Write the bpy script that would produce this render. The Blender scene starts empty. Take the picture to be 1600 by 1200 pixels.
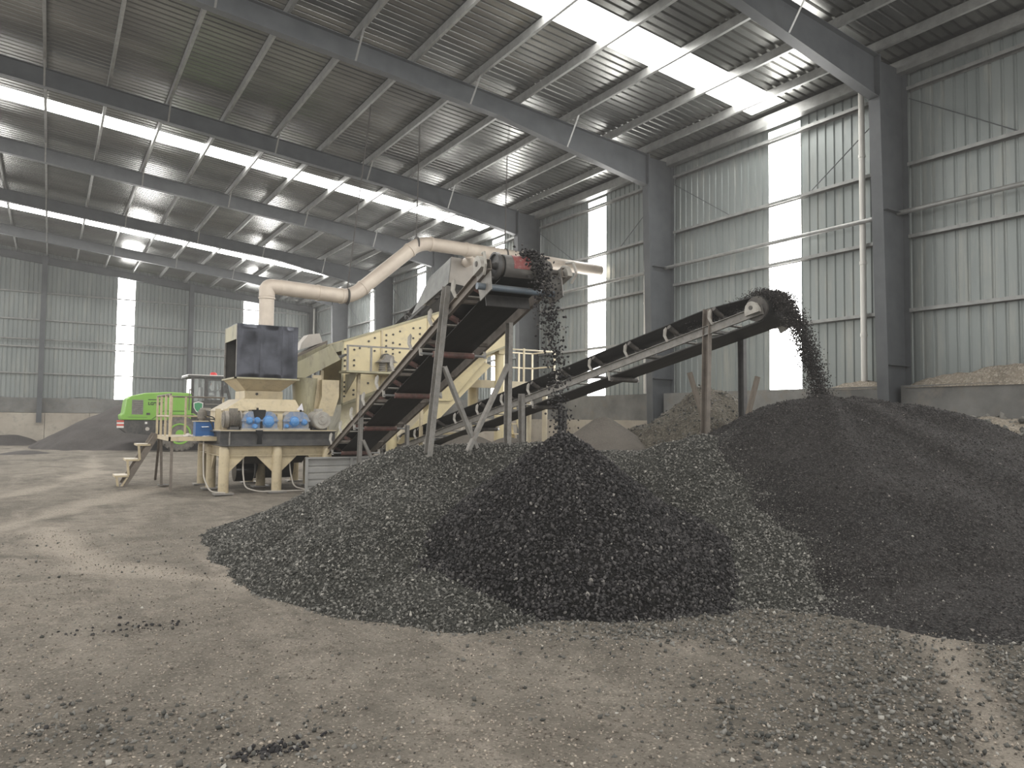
import bpy, math, random
import numpy as np
from mathutils import Vector, Matrix
random.seed(7); RNG = np.random.default_rng(11)
SC = bpy.context.scene; COL = SC.collection
PI = math.pi; V = Vector

# ------------------------------------------------------------------ materials
def mat(name, c1, c2=None, rough=.6, metal=0., scale=3., stretch=(1, 1, 1), contrast=(.35, .65), bump=0., bscale=40., dust=0., dcol=(.42, .37, .31), spec=.5, c3=None, emit=None):
    m = bpy.data.materials.new(name); m.use_nodes = True
    nt = m.node_tree; N = nt.nodes; L = nt.links
    b = N['Principled BSDF']
    b.inputs['Roughness'].default_value = rough; b.inputs['Metallic'].default_value = metal
    b.inputs['Specular IOR Level'].default_value = spec
    tc = N.new('ShaderNodeTexCoord'); mp = N.new('ShaderNodeMapping'); mp.inputs['Scale'].default_value = stretch
    L.new(tc.outputs['Object'], mp.inputs['Vector'])
    def noise(sc, det=6., rg=.6, vec=mp.outputs[0]):
        n = N.new('ShaderNodeTexNoise'); n.inputs['Scale'].default_value = sc; n.inputs['Detail'].default_value = det
        n.inputs['Roughness'].default_value = rg; L.new(vec, n.inputs['Vector']); return n.outputs['Fac']
    def mix(f, a, bb):
        x = N.new('ShaderNodeMix'); x.data_type = 'RGBA'
        if isinstance(f, float): x.inputs[0].default_value = f
        else: L.new(f, x.inputs[0])
        for s, i in ((a, 6), (bb, 7)):
            if isinstance(s, tuple): x.inputs[i].default_value = (*s, 1)
            else: L.new(s, x.inputs[i])
        return x.outputs[2]
    def rng(f, lo, hi):
        r = N.new('ShaderNodeMapRange'); r.inputs[1].default_value = lo; r.inputs[2].default_value = hi; L.new(f, r.inputs[0]); return r.outputs[0]
    col = mix(rng(noise(scale), *contrast), c1, c2) if c2 else c1
    if c3: col = mix(rng(noise(scale * 3.3, 8., .7), .52, .72), col, c3)
    if dust:
        g = N.new('ShaderNodeNewGeometry'); sp = N.new('ShaderNodeSeparateXYZ'); L.new(g.outputs['Normal'], sp.inputs[0])
        up = rng(sp.outputs[2], .25, .9)
        ad = N.new('ShaderNodeMath'); ad.operation = 'MULTIPLY_ADD'; L.new(rng(noise(scale * 2.1), .35, .7), ad.inputs[0]); ad.inputs[1].default_value = dust * .5
        mu = N.new('ShaderNodeMath'); mu.operation = 'MULTIPLY'; L.new(up, mu.inputs[0]); mu.inputs[1].default_value = dust
        L.new(mu.outputs[0], ad.inputs[2]); ad.use_clamp = True
        col = mix(ad.outputs[0], col, dcol)
    if isinstance(col, tuple): b.inputs['Base Color'].default_value = (*col, 1)
    else: L.new(col, b.inputs['Base Color'])
    if bump:
        bp = N.new('ShaderNodeBump'); bp.inputs['Strength'].default_value = bump; bp.inputs['Distance'].default_value = .02
        L.new(noise(bscale, 8., .65), bp.inputs['Height']); L.new(bp.outputs[0], b.inputs['Normal'])
    if emit:
        b.inputs['Emission Color'].default_value = (*emit[0], 1); b.inputs['Emission Strength'].default_value = emit[1]
    return m

def mat_stone(name, dark, light, speck, rough=.75):
    m = bpy.data.materials.new(name); m.use_nodes = True
    N = m.node_tree.nodes; L = m.node_tree.links; b = N['Principled BSDF']
    b.inputs['Roughness'].default_value = rough; b.inputs['Specular IOR Level'].default_value = .35
    a = N.new('ShaderNodeAttribute'); a.attribute_name = 'tone'
    r = N.new('ShaderNodeValToRGB'); e = r.color_ramp.elements
    e[0].color = (*dark, 1); e[1].color = (*speck, 1); e[0].position = 0
    x = r.color_ramp.elements.new(.95); x.color = (*light, 1)
    L.new(a.outputs['Fac'], r.inputs[0]); L.new(r.outputs[0], b.inputs['Base Color'])
    return m

def mat_heap(name, c1, c2, c3, vs=45., bump=.8, ns=1.2):
    """granular heap: voronoi grains over broad noise"""
    m = mat(name, c1, c2, rough=.9, scale=ns, contrast=(.38, .62), spec=.2)
    N = m.node_tree.nodes; L = m.node_tree.links; b = N['Principled BSDF']
    tc = N.new('ShaderNodeTexCoord'); v = N.new('ShaderNodeTexVoronoi'); v.inputs['Scale'].default_value = vs
    L.new(tc.outputs['Object'], v.inputs['Vector'])
    old = b.inputs['Base Color'].links[0].from_socket
    sp = N.new('ShaderNodeSeparateColor'); L.new(v.outputs['Color'], sp.inputs[0])
    r = N.new('ShaderNodeMapRange'); r.inputs[1].default_value = .55; r.inputs[2].default_value = 1.; r.inputs[4].default_value = .8; L.new(sp.outputs[0], r.inputs[0])
    x = N.new('ShaderNodeMix'); x.data_type = 'RGBA'; L.new(r.outputs[0], x.inputs[0]); L.new(old, x.inputs[6]); x.inputs[7].default_value = (*c3, 1)
    L.new(x.outputs[2], b.inputs['Base Color'])
    bp = N.new('ShaderNodeBump'); bp.inputs['Strength'].default_value = bump; bp.inputs['Distance'].default_value = .03
    L.new(v.outputs['Distance'], bp.inputs['Height']); L.new(bp.outputs[0], b.inputs['Normal'])
    return m

M = {}
M['steel'] = mat('dark_grey_painted_steel', (.052, .057, .064), (.075, .081, .088), rough=.48, scale=1.5, dust=.15, dcol=(.2, .2, .19), bump=.05)
M['purlin'] = mat('galvanised_purlin', (.2, .205, .2), (.29, .293, .285), rough=.45, metal=.35, scale=4., dust=.15)
M['roof'] = mat('galvanised_roof_sheet', (.13, .13, .123), (.25, .25, .238), rough=.27, metal=.85, scale=.8, stretch=(.25, 1.2, 1), contrast=(.4, .6))
M['wall'] = mat('pale_grey_wall_sheet', (.19, .212, .208), (.25, .272, .265), rough=.45, metal=.3, scale=1.1, stretch=(1, 1, .12), c3=(.3, .305, .28))
M['concrete_dark'] = mat('dusty_grey_concrete', (.11, .109, .104), (.21, .207, .196), rough=.9, scale=.9, bump=.25, bscale=14., c3=(.18, .162, .138))
M['concrete_light'] = mat('pale_concrete', (.33, .29, .24), (.43, .39, .33), rough=.9, scale=.8, bump=.15, bscale=20., c3=(.25, .23, .2))
M['dirtbank'] = mat_heap('brown_dirt_bank', (.3, .26, .21), (.2, .175, .14), (.42, .38, .32), 30., 1.)
M['beige'] = mat('beige_machine_paint', (.58, .49, .32), (.48, .4, .26), rough=.5, scale=2.2, dust=.45, c3=(.36, .3, .2), bump=.04)
M['yellow'] = mat('pale_yellow_machine_paint', (.7, .6, .36), (.63, .54, .33), rough=.45, scale=1.3, dust=.35, c3=(.55, .47, .31))
M['paleyellow'] = mat('dusty_cream_paint', (.62, .56, .42), (.52, .46, .34), rough=.55, scale=2., dust=.4)
M['stained'] = mat('stained_greenish_paint', (.42, .39, .25), (.3, .28, .19), rough=.55, scale=2., stretch=(1, 1, .3), c3=(.14, .125, .09), dust=.3)
M['blacksheet'] = mat('black_sheet_metal', (.035, .037, .045), (.07, .073, .088), rough=.3, metal=.7, scale=2.2, bump=.15, bscale=2.5)
M['darkframe'] = mat('charcoal_steel', (.04, .04, .043), (.065, .065, .066), rough=.5, scale=3., dust=.4, dcol=(.25, .23, .2))
M['greysteel'] = mat('dusty_grey_channel', (.17, .165, .155), (.25, .24, .225), rough=.55, scale=6., dust=.4, c3=(.13, .115, .1))
M['brownsteel'] = mat('dusty_brown_channel', (.19, .165, .14), (.13, .11, .095), rough=.65, scale=5., dust=.3)
M['belt'] = mat('black_rubber_belt', (.012, .012, .012), (.026, .025, .024), rough=.6, scale=2.5, stretch=(3, .4, 1))
M['roller'] = mat('rust_red_roller', (.17, .06, .05), (.09, .05, .045), rough=.55, scale=9., dust=.3)
M['rollerdark'] = mat('dusty_dark_roller', (.05, .045, .042), (.1, .09, .08), rough=.6, scale=9.)
M['bracket'] = mat('worn_pale_bracket', (.42, .4, .36), (.3, .28, .25), rough=.5, scale=9.)
M['chrome'] = mat('bare_shaft_steel', (.6, .6, .6), (.45, .45, .45), rough=.3, metal=.8, scale=8.)
M['pulley'] = mat('scuffed_red_pulley_belt', (.2, .05, .05), (.27, .08, .075), rough=.6, scale=6., c3=(.3, .25, .23))
M['beltworn'] = mat('dusty_worn_belt', (.09, .085, .08), (.2, .19, .175), rough=.7, scale=3., stretch=(.4, 3, 1))
M['bluepipe'] = mat('blue_grey_pipe', (.12, .16, .2), (.09, .11, .13), rough=.4, scale=4., dust=.2)
M['duct'] = mat('cream_duct_paint', (.64, .56, .47), (.58, .5, .42), rough=.5, scale=2., dust=.55, dcol=(.34, .28, .23))
M['hood'] = mat('dusty_sheet_hood', (.5, .47, .43), (.4, .38, .36), rough=.5, metal=.2, scale=2., dust=.6)
M['blue'] = mat('blue_gearbox_paint', (.06, .17, .38), (.3, .3, .29), rough=.5, scale=5., dust=.9, dcol=(.42, .39, .35), c3=(.36, .35, .33))
M['bluecap'] = mat('blue_bearing_cap', (.07, .22, .5), (.1, .27, .55), rough=.45, scale=8., c3=(.28, .36, .48))
M['boxblue'] = mat('deep_blue_tank', (.02, .09, .27), (.03, .12, .32), rough=.4, scale=4.)
M['oil'] = mat('black_oil', (.006, .006, .007), rough=.22)
M['motorgrey'] = mat('dusty_grey_motor', (.36, .35, .32), (.27, .25, .22), rough=.6, scale=8., dust=.4)
M['motordark'] = mat('dusty_dark_motor', (.1, .095, .085), (.18, .165, .145), rough=.6, scale=8., dust=.5)
M['sheetgrey'] = mat('grey_corrugated_barrier', (.4, .4, .39), (.33, .33, .32), rough=.5, metal=.2, scale=3., dust=.2)
M['white'] = mat('white_downpipe', (.68, .67, .63), (.58, .56, .52), rough=.5, scale=1.5, stretch=(1, 1, .3))
M['green'] = mat('lime_green_loader_paint', (.21, .47, .06), (.24, .5, .08), rough=.32, scale=2., dust=.25, dcol=(.42, .55, .22))
M['loaderblack'] = mat('loader_black', (.03, .032, .034), (.05, .05, .05), rough=.5, scale=4., dust=.3)
M['tyre'] = mat('dusty_tyre_rubber', (.13, .122, .11), (.22, .2, .175), rough=.9, scale=6.)
M['glass'] = mat('cab_glass', (.75, .8, .8), rough=.08)
_n = M['glass'].node_tree; _t = _n.nodes.new('ShaderNodeBsdfTransparent'); _x = _n.nodes.new('ShaderNodeMixShader'); _x.inputs[0].default_value = .14
_n.links.new(_t.outputs[0], _x.inputs[1]); _n.links.new(_n.nodes['Principled BSDF'].outputs[0], _x.inputs[2]); _n.links.new(_x.outputs[0], _n.nodes['Material Output'].inputs[0])
M['red'] = mat('red_beacon', (.6, .03, .03), rough=.3)
M['refl_red'] = mat('red_reflector', (.62, .1, .07), rough=.35)
M['refl_white'] = mat('white_reflector', (.8, .78, .75), rough=.35)
M['letter'] = mat('dark_lettering', (.03, .05, .02), rough=.5)
M['emblem'] = mat('emblem_green', (.06, .3, .14), rough=.4)
M['paper'] = mat('white_paper_label', (.68, .66, .7), (.58, .57, .62), rough=.7, scale=9.)
M['cloth'] = mat('dusty_white_rag', (.62, .58, .53), (.5, .46, .42), rough=.9, scale=12.)
M['skin'] = mat('skin', (.34, .2, .13), rough=.6)
M['overall'] = mat('dark_workwear', (.05, .055, .06), (.08, .08, .08), rough=.9, scale=14.)
M['wood'] = mat('weathered_timber', (.19, .16, .13), (.13, .11, .09), rough=.85, scale=5., stretch=(6, 6, .6))
M['hose'] = mat('black_hose', (.02, .02, .02), rough=.5)
M['cable'] = mat('grey_cable', (.4, .37, .33), rough=.6)
M['rope'] = mat('dark_wire_rope', (.06, .055, .05), rough=.7)
M['darkhole'] = mat('dark_interior_steel', (.05, .048, .045), (.08, .075, .07), rough=.8, scale=3.)
M['win'] = mat('translucent_roof_sheet', (.9, .9, .88), rough=.5, emit=((1., .985, .95), 13.))
M['win_wall'] = mat('translucent_wall_sheet', (.9, .9, .88), rough=.5, emit=((1., .985, .955), 13.))
M['dark_stone'] = mat_stone('dark_crushed_stone', (.012, .011, .012), (.075, .07, .069), (.26, .245, .225))
M['grey_stone'] = mat_stone('grey_crushed_stone', (.04, .04, .036), (.215, .207, .188), (.42, .4, .36))
M['grit_stone'] = mat_stone('beige_grit', (.07, .06, .05), (.4, .345, .285), (.5, .46, .4))
M['dark_gap_bed'] = mat_heap('dark_bed_gap_shade', (.008, .008, .008), (.015, .014, .014), (.03, .028, .026), 60.)  # bed darker than its stones: painted shade of the gaps between them
M['grey_gap_bed'] = mat_heap('grey_bed_gap_shade', (.03, .03, .027), (.05, .05, .045), (.12, .115, .1), 70.)  # gap shade put into the bed colour under the grey stones
M['fines'] = mat_heap('dark_fine_aggregate', (.022, .0205, .0205), (.038, .035, .034), (.095, .089, .085), 62., .9, .7)
M['fine_stone'] = mat_stone('dark_fine_grain', (.016, .014, .014), (.062, .055, .052), (.24, .22, .2))
M['sand'] = mat_heap('grey_brown_sand', (.085, .075, .066), (.12, .107, .093), (.14, .127, .11), 70., .35)
M['earth'] = mat_heap('earthy_rubble', (.125, .112, .09), (.075, .066, .053), (.2, .182, .15), 34., 1.)
M['backheap'] = mat_heap('dark_dust', (.06, .054, .052), (.085, .077, .074), (.1, .09, .085), 45., .4)

def floor_material():
    m = bpy.data.materials.new('packed_dirt_floor'); m.use_nodes = True
    N = m.node_tree.nodes; L = m.node_tree.links; b = N['Principled BSDF']
    b.inputs['Roughness'].default_value = .95; b.inputs['Specular IOR Level'].default_value = .15
    tc = N.new('ShaderNodeTexCoord')
    def noise(sc, det, st=(1, 1, 1), rg=.6, rot=0., dist=0.):
        mp = N.new('ShaderNodeMapping'); mp.inputs['Scale'].default_value = st; mp.inputs['Rotation'].default_value = (0, 0, rot)
        L.new(tc.outputs['Object'], mp.inputs[0]); n = N.new('ShaderNodeTexNoise')
        n.inputs['Scale'].default_value = sc; n.inputs['Detail'].default_value = det; n.inputs['Roughness'].default_value = rg
        n.inputs['Distortion'].default_value = dist
        L.new(mp.outputs[0], n.inputs['Vector']); return n.outputs['Fac']
    def rng(f, lo, hi, t0=0., t1=1.):
        r = N.new('ShaderNodeMapRange'); r.inputs[1].default_value = lo; r.inputs[2].default_value = hi; r.inputs[3].default_value = t0; r.inputs[4].default_value = t1
        L.new(f, r.inputs[0]); return r.outputs[0]
    def mix(f, a, bb):
        x = N.new('ShaderNodeMix'); x.data_type = 'RGBA'; L.new(f, x.inputs[0])
        for s, i in ((a, 6), (bb, 7)):
            if isinstance(s, tuple): x.inputs[i].default_value = (*s, 1)
            else: L.new(s, x.inputs[i])
        return x.outputs[2]
    c = mix(rng(noise(.35, 8, (1, 1, 1), .62, 0, .6), .4, .6), (.165, .148, .125), (.32, .283, .238))
    c = mix(rng(noise(.8, 6, (1.6, .35, 1), .6, .35, .8), .5, .68), c, (.36, .318, .27))       # pale worn wheel tracks
    c = mix(rng(noise(1.1, 7, (1, 1, 1), .7), .45, .6), c, (.25, .225, .19))
    c = mix(rng(noise(1.7, 9, (1, 1, 1), .75), .48, .66, 0, .85), c, (.13, .117, .098)); c = mix(rng(noise(6., 6, (1, 1, 1), .75), .52, .68, 0, .7), c, (.14, .125, .105))          # damp dark patches
    c = mix(rng(noise(.5, 7, (1, .6, 1), .7, 1.1, 1.2), .55, .68), c, (.125, .113, .096))
    at = N.new('ShaderNodeAttribute'); at.attribute_name = 'tone'; c = mix(rng(at.outputs['Fac'], 0, 1, 0, .7), c, (.43, .38, .32))
    v = N.new('ShaderNodeTexVoronoi'); v.inputs['Scale'].default_value = 75.; L.new(tc.outputs['Object'], v.inputs['Vector'])
    sp = N.new('ShaderNodeSeparateColor'); L.new(v.outputs['Color'], sp.inputs[0])
    ag = N.new('ShaderNodeAttribute'); ag.attribute_name = 'grit'; c = mix(rng(ag.outputs['Fac'], 0, .8, 0, .85), c, (.1, .091, .077))
    c = mix(rng(noise(140., 3, (1, 1, 1), .8), .45, .7, 0, .45), c, (.1, .088, .072))
    c = mix(rng(sp.outputs[0], .8, 1., 0, .65), c, (.09, .08, .068))
    c = mix(rng(sp.outputs[1], .86, 1., 0, .55), c, (.44, .39, .325))
    c = mix(rng(noise(60., 4, (1, 1, 1), .7), .55, .75, 0, .5), c, (.14, .12, .1))
    L.new(c, b.inputs['Base Color'])
    h = N.new('ShaderNodeMath'); h.operation = 'ADD'; L.new(noise(26., 8, (1, 1, 1), .7), h.inputs[0])
    h2 = N.new('ShaderNodeMath'); h2.operation = 'MULTIPLY'; L.new(noise(3., 6), h2.inputs[0]); h2.inputs[1].default_value = 2.5; L.new(h2.outputs[0], h.inputs[1])
    bp = N.new('ShaderNodeBump'); bp.inputs['Strength'].default_value = .9; bp.inputs['Distance'].default_value = .03
    L.new(h.outputs[0], bp.inputs['Height']); L.new(bp.outputs[0], b.inputs['Normal'])
    return m
M['floor'] = floor_material()

# ------------------------------------------------------------------ mesh helpers
ORG = {}
def link(name, me, m, parent=None, smooth=None):
    o = bpy.data.objects.new(name, me); COL.objects.link(o)
    if m is not None:
        for k in (m if isinstance(m, (list, tuple)) else [m]): me.materials.append(M[k])
    if parent is not None: o.parent = parent
    ORG[o.name] = ORG.get(parent.name, V((0, 0, 0))).copy() if parent is not None else V((0, 0, 0))
    if smooth is not None:
        me.shade_smooth(); me.set_sharp_from_angle(angle=math.radians(smooth))
    return o

def thing(name, label, cat, loc=(0, 0, 0), group=None, kind=None):
    o = bpy.data.objects.new(name, None); COL.objects.link(o); o.location = loc; ORG[o.name] = V(loc)
    o.empty_display_size = .2
    return tag(o, label, cat, group, kind)

def tag(o, label, cat, group=None, kind=None):
    if label: o['label'] = label
    if cat: o['category'] = cat
    if group: o['group'] = group
    if kind: o['kind'] = kind
    return o

def copy_tree(o, parent=None):
    c = o.copy(); COL.objects.link(c); ORG[c.name] = ORG[o.name].copy()
    if parent is not None: c.parent = parent
    for ch in [x for x in COL.objects if x.parent == o]: copy_tree(ch, c)
    return c

def rect(w, h): return [(-w/2, -h/2), (w/2, -h/2), (w/2, h/2), (-w/2, h/2)]
def prof_i(w, h, tf, tw):
    a, b, t = w/2, h/2, tw/2
    return [(-a, -b), (a, -b), (a, -b+tf), (t, -b+tf), (t, b-tf), (a, b-tf), (a, b), (-a, b), (-a, b-tf), (-t, b-tf), (-t, -b+tf), (-a, -b+tf)]
def prof_c(w, h, t):   # web on the -a side, open to +a
    a, b = w/2, h/2
    return [(-a, -b), (a, -b), (a, -b+t), (-a+t, -b+t), (-a+t, b-t), (a, b-t), (a, b), (-a, b)]
def prof_l(w, h, t): return [(-w/2, -h/2), (w/2, -h/2), (w/2, -h/2+t), (-w/2+t, -h/2+t), (-w/2+t, h/2), (-w/2, h/2)]

class MB:
    def __init__(s): s.v = []; s.f = []
    def add(s, vs, fs):
        n = len(s.v); s.v += [V(x) for x in vs]; s.f += [[i+n for i in f] for f in fs]; return s
    def extrude(s, prof, p0, p1, up=(0, 0, 1)):
        p0, p1 = V(p0), V(p1); d = (p1-p0).normalized(); up = V(up)
        if abs(d.dot(up)) > .98: up = V((0, 1, 0)) if abs(d.y) < .9 else V((1, 0, 0))
        a = d.cross(up).normalized(); b = a.cross(d).normalized(); n = len(prof)
        vs = [p0+a*x+b*y for x, y in prof]+[p1+a*x+b*y for x, y in prof]
        fs = [[i, (i+1) % n, n+(i+1) % n, n+i] for i in range(n)]+[list(range(n))[::-1], list(range(n, 2*n))]
        return s.add(vs, fs)
    def bar(s, p0, p1, w, h, up=(0, 0, 1)): return s.extrude(rect(w, h), p0, p1, up)
    def box(s, x0, x1, y0, y1, z0, z1):
        vs = [(x, y, z) for z in (z0, z1) for y in (y0, y1) for x in (x0, x1)]
        return s.add(vs, [[0, 2, 3, 1], [4, 5, 7, 6], [0, 1, 5, 4], [2, 6, 7, 3], [0, 4, 6, 2], [1, 3, 7, 5]])
    def cyl(s, p0, p1, r0, r1=None, n=20):
        r1 = r0 if r1 is None else r1
        p0, p1 = V(p0), V(p1); d = (p1-p0).normalized(); up = V((0, 0, 1)) if abs(d.z) < .9 else V((0, 1, 0))
        a = d.cross(up).normalized(); b = a.cross(d)
        c = [(math.cos(2*PI*i/n), math.sin(2*PI*i/n)) for i in range(n)]
        vs = [p0+(a*x+b*y)*r0 for x, y in c]+[p1+(a*x+b*y)*r1 for x, y in c]
        return s.add(vs, [[i, (i+1) % n, n+(i+1) % n, n+i] for i in range(n)]+[list(range(n))[::-1], list(range(n, 2*n))])
    def lathe(s, p0, ax, prof, n=28):
        """prof: list of (t along axis, radius)"""
        p0 = V(p0); d = V(ax).normalized(); up = V((0, 0, 1)) if abs(d.z) < .9 else V((0, 1, 0)); a = d.cross(up).normalized(); b = a.cross(d)
        vs = [p0+d*t+(a*math.cos(2*PI*i/n)+b*math.sin(2*PI*i/n))*r for t, r in prof for i in range(n)]
        fs = [[k*n+i, k*n+(i+1) % n, (k+1)*n+(i+1) % n, (k+1)*n+i] for k in range(len(prof)-1) for i in range(n)]
        fs += [list(range(n))[::-1], list(range((len(prof)-1)*n, len(prof)*n))]
        return s.add(vs, fs)
    def tube(s, pts, r, n=12):
        pts = [V(p) for p in pts]; k = len(pts); tang = []
        for i in range(k):
            a = pts[max(i-1, 0)]; b = pts[min(i+1, k-1)]; tang.append((b-a).normalized())
        up = V((0, 0, 1)) if abs(tang[0].z) < .9 else V((0, 1, 0)); a = tang[0].cross(up).normalized(); vs = []
        for i in range(k):
            a = (a-tang[i]*a.dot(tang[i])).normalized(); b = tang[i].cross(a)
            rr = r
            vs += [pts[i]+(a*math.cos(2*PI*j/n)+b*math.sin(2*PI*j/n))*rr for j in range(n)]
        fs = [[i*n+j, i*n+(j+1) % n, (i+1)*n+(j+1) % n, (i+1)*n+j] for i in range(k-1) for j in range(n)]
        fs += [list(range(n))[::-1], list(range((k-1)*n, k*n))]
        return s.add(vs, fs)
    def prism(s, poly, vec):
        n = len(poly); vec = V(vec); vs = [V(p) for p in poly]+[V(p)+vec for p in poly]
        return s.add(vs, [[i, (i+1) % n, n+(i+1) % n, n+i] for i in range(n)]+[list(range(n))[::-1], list(range(n, 2*n))])
    def frustum(s, bot, top):
        n = len(bot); return s.add(list(bot)+list(top), [[i, (i+1) % n, n+(i+1) % n, n+i] for i in range(n)]+[list(range(n))[::-1], list(range(n, 2*n))])
    def shell(s, bot, top, t=.012):
        """open funnel with walls of thickness t"""
        n = len(bot); cb = sum((V(p) for p in bot), V())/n; ct = sum((V(p) for p in top), V())/n
        ins = lambda ps, c: [V(p)+(c-V(p)).normalized()*t*1.6 for p in ps]
        vs = [V(p) for p in bot]+[V(p) for p in top]+ins(bot, cb)+ins(top, ct); fs = []
        for i in range(n):
            j = (i+1) % n
            fs += [[i, j, n+j, n+i], [2*n+i, 3*n+i, 3*n+j, 2*n+j], [n+i, n+j, 3*n+j, 3*n+i], [i, 2*n+i, 2*n+j, j]]
        return s.add(vs, fs)
    def build(s, name, m, parent=None, smooth=None):
        o = ORG.get(parent.name, V((0, 0, 0))) if parent is not None else V((0, 0, 0))
        me = bpy.data.meshes.new(name); me.from_pydata([v-o for v in s.v], [], s.f)
        import bmesh
        bm = bmesh.new(); bm.from_mesh(me); bmesh.ops.recalc_face_normals(bm, faces=bm.faces); bm.to_mesh(me); bm.free()
        return link(name, me, m, parent, smooth)

def fillet(pts, r, seg=6):
    """round the corners of a polyline"""
    pts = [V(p) for p in pts]; out = [pts[0]]
    for i in range(1, len(pts)-1):
        a, b, c = pts[i-1], pts[i], pts[i+1]; u = (a-b).normalized(); w = (c-b).normalized()
        k = min(r, (a-b).length*.45, (c-b).length*.45); p, q = b+u*k, b+w*k
        for j in range(seg+1):
            t = j/seg; out.append(p*(1-t)**2+b*2*t*(1-t)+q*t*t)
    return out+[pts[-1]]

# ------------------------------------------------------------------ the hall
XR, XRIDGE, XL, YB, YF = 15.5, -8.4, -20.3, 51.0, -12.6
FR = [1.95+7*i for i in range(-2, 7)]          # portal frames along the hall
roofz = lambda x: 11.86-.1*abs(x-XRIDGE)
topz = lambda x: 11.63-.1*abs(x-XRIDGE)
WY = [-9.0, -2.0, 5.0, 12.07, 19.6, 26.1, 33.55, 39.95, 46.4]   # translucent strips in the side walls
RY = [-2.2, 12.15, 26.3, 40.75]                                  # translucent strips in the roof
BX = [-16., -12.2, -4.6, 3.8, 11.2]                                    # translucent strips in the gable walls

def structure(o): o['kind'] = 'structure'; return o

def corr(length0, length1, fn, pitch=.225, depth=.028):
    """ribbed sheet: fn(s, h, end) -> point"""
    n = max(1, round((length1-length0)/pitch)); p = (length1-length0)/n; s = []
    for i in range(n): s += [(length0+i*p, 0), (length0+i*p+p*.68, 0), (length0+i*p+p*.76, depth), (length0+i*p+p*.92, depth)]
    s.append((length1, 0))
    mb = MB(); k = len(s)
    mb.add([fn(a, h, 0) for a, h in s]+[fn(a, h, 1) for a, h in s], [[i, i+1, k+i+1, k+i] for i in range(k-1)])
    return mb
def spans(lo, hi, centres, w):
    out, a = [], lo
    for c in sorted(centres): out.append((a, c-w/2)); a = c+w/2
    return out+[(a, hi)]

# floor
def vnoise(x, y, s, seed=0):
    x = x*s+seed*17.3; y = y*s+seed*9.1; xi = np.floor(x).astype(int); yi = np.floor(y).astype(int); fx = x-xi; fy = y-yi
    fx = fx*fx*(3-2*fx); fy = fy*fy*(3-2*fy)
    def h(i, j): n = (i*374761393+j*668265263+seed*1442695) & 0x7fffffff; n = ((n ^ (n >> 13))*1274126177) & 0x7fffffff; return (n ^ (n >> 16))/0x7fffffff
    return (h(xi, yi)*(1-fx)+h(xi+1, yi)*fx)*(1-fy)+(h(xi, yi+1)*(1-fx)+h(xi+1, yi+1)*fx)*fy
def fbm(x, y, s, seed=0, o=4): return sum((vnoise(x, y, s*2**i, seed+i)-.5)*.5**i for i in range(o))

def grid_mesh(xs, ys, fn, keep=None):
    X, Y = np.meshgrid(xs, ys); Z = fn(X, Y); nx, ny = len(xs), len(ys)
    vs = np.stack([X, Y, Z], -1).reshape(-1, 3)
    i = np.arange(nx*ny).reshape(ny, nx); q = np.stack([i[:-1, :-1], i[:-1, 1:], i[1:, 1:], i[1:, :-1]], -1).reshape(-1, 4)
    if keep is not None:
        k = keep(X, Y, Z).reshape(-1); q = q[k[q].any(1)]
        used = np.unique(q); mp = -np.ones(nx*ny, int); mp[used] = np.arange(len(used)); vs = vs[used]; q = mp[q]
    return vs, q
def mesh_np(name, vs, faces, mi=None, tone=None):
    """faces: list of int arrays (n,k)"""
    me = bpy.data.meshes.new(name); me.vertices.add(len(vs)); me.vertices.foreach_set('co', np.ascontiguousarray(vs, np.float32).ravel())
    lv = np.concatenate([f.ravel() for f in faces]); tot = np.concatenate([np.full(len(f), f.shape[1]) for f in faces])
    me.loops.add(len(lv)); me.loops.foreach_set('vertex_index', lv.astype(np.int32))
    me.polygons.add(len(tot)); me.polygons.foreach_set('loop_start', (np.cumsum(tot)-tot).astype(np.int32))
    if mi is not None: me.polygons.foreach_set('material_index', np.concatenate(mi).astype(np.int32))
    if tone is not None:
        a = me.attributes.new('tone', 'FLOAT', 'POINT'); a.data.foreach_set('value', tone.astype(np.float32))
    me.update(calc_edges=True); me.validate(); return me

def floor_h(x, y): return fbm(x, y, .5, 3, 4)*.05+fbm(x, y, 2.2, 8, 3)*.02-.015
gx = np.concatenate([np.arange(XL-.1, -4., .3), np.arange(-4., 9., .07), np.arange(9., XR+.2, .2)]); gy = np.concatenate([np.arange(YF-.1, .4, .3), np.arange(.4, 24., .08), np.arange(24., YB+.2, .25)])
TRK = [[(7.0, 4.0), (5.6, 2.95), (4.2, 1.9), (3.4, 1.3)], [(-1.5, 9.5), (-.9, 13.), (.3, 15.6), (2.3, 19.8)], [(.1, 13.2), (.15, 11.2), (.55, 9.6), (1.4, 8.6), (2.4, 7.6)], [(-2.6, 16.), (-.6, 19.), (1.2, 25.), (1.5, 33.)]]
def pd(x, y, t):
    o = np.full(np.shape(x), 99.)
    for (ax, ay), (bx, by) in zip(t, t[1:]):
        k = np.clip(((x-ax)*(bx-ax)+(y-ay)*(by-ay))/((bx-ax)**2+(by-ay)**2), 0, 1); o = np.minimum(o, np.hypot(x-ax-k*(bx-ax), y-ay-k*(by-ay)))
    return o
GP1 = [(4.8, 5.1), (5.7, 4.3), (4.7, 3.0), (3.5, 1.7)]; GP2 = [(9., 4.4), (7.2, 2.9), (5.6, 1.3)]; GP3 = [(3.3, 6.2), (4.6, 4.9)]
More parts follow.
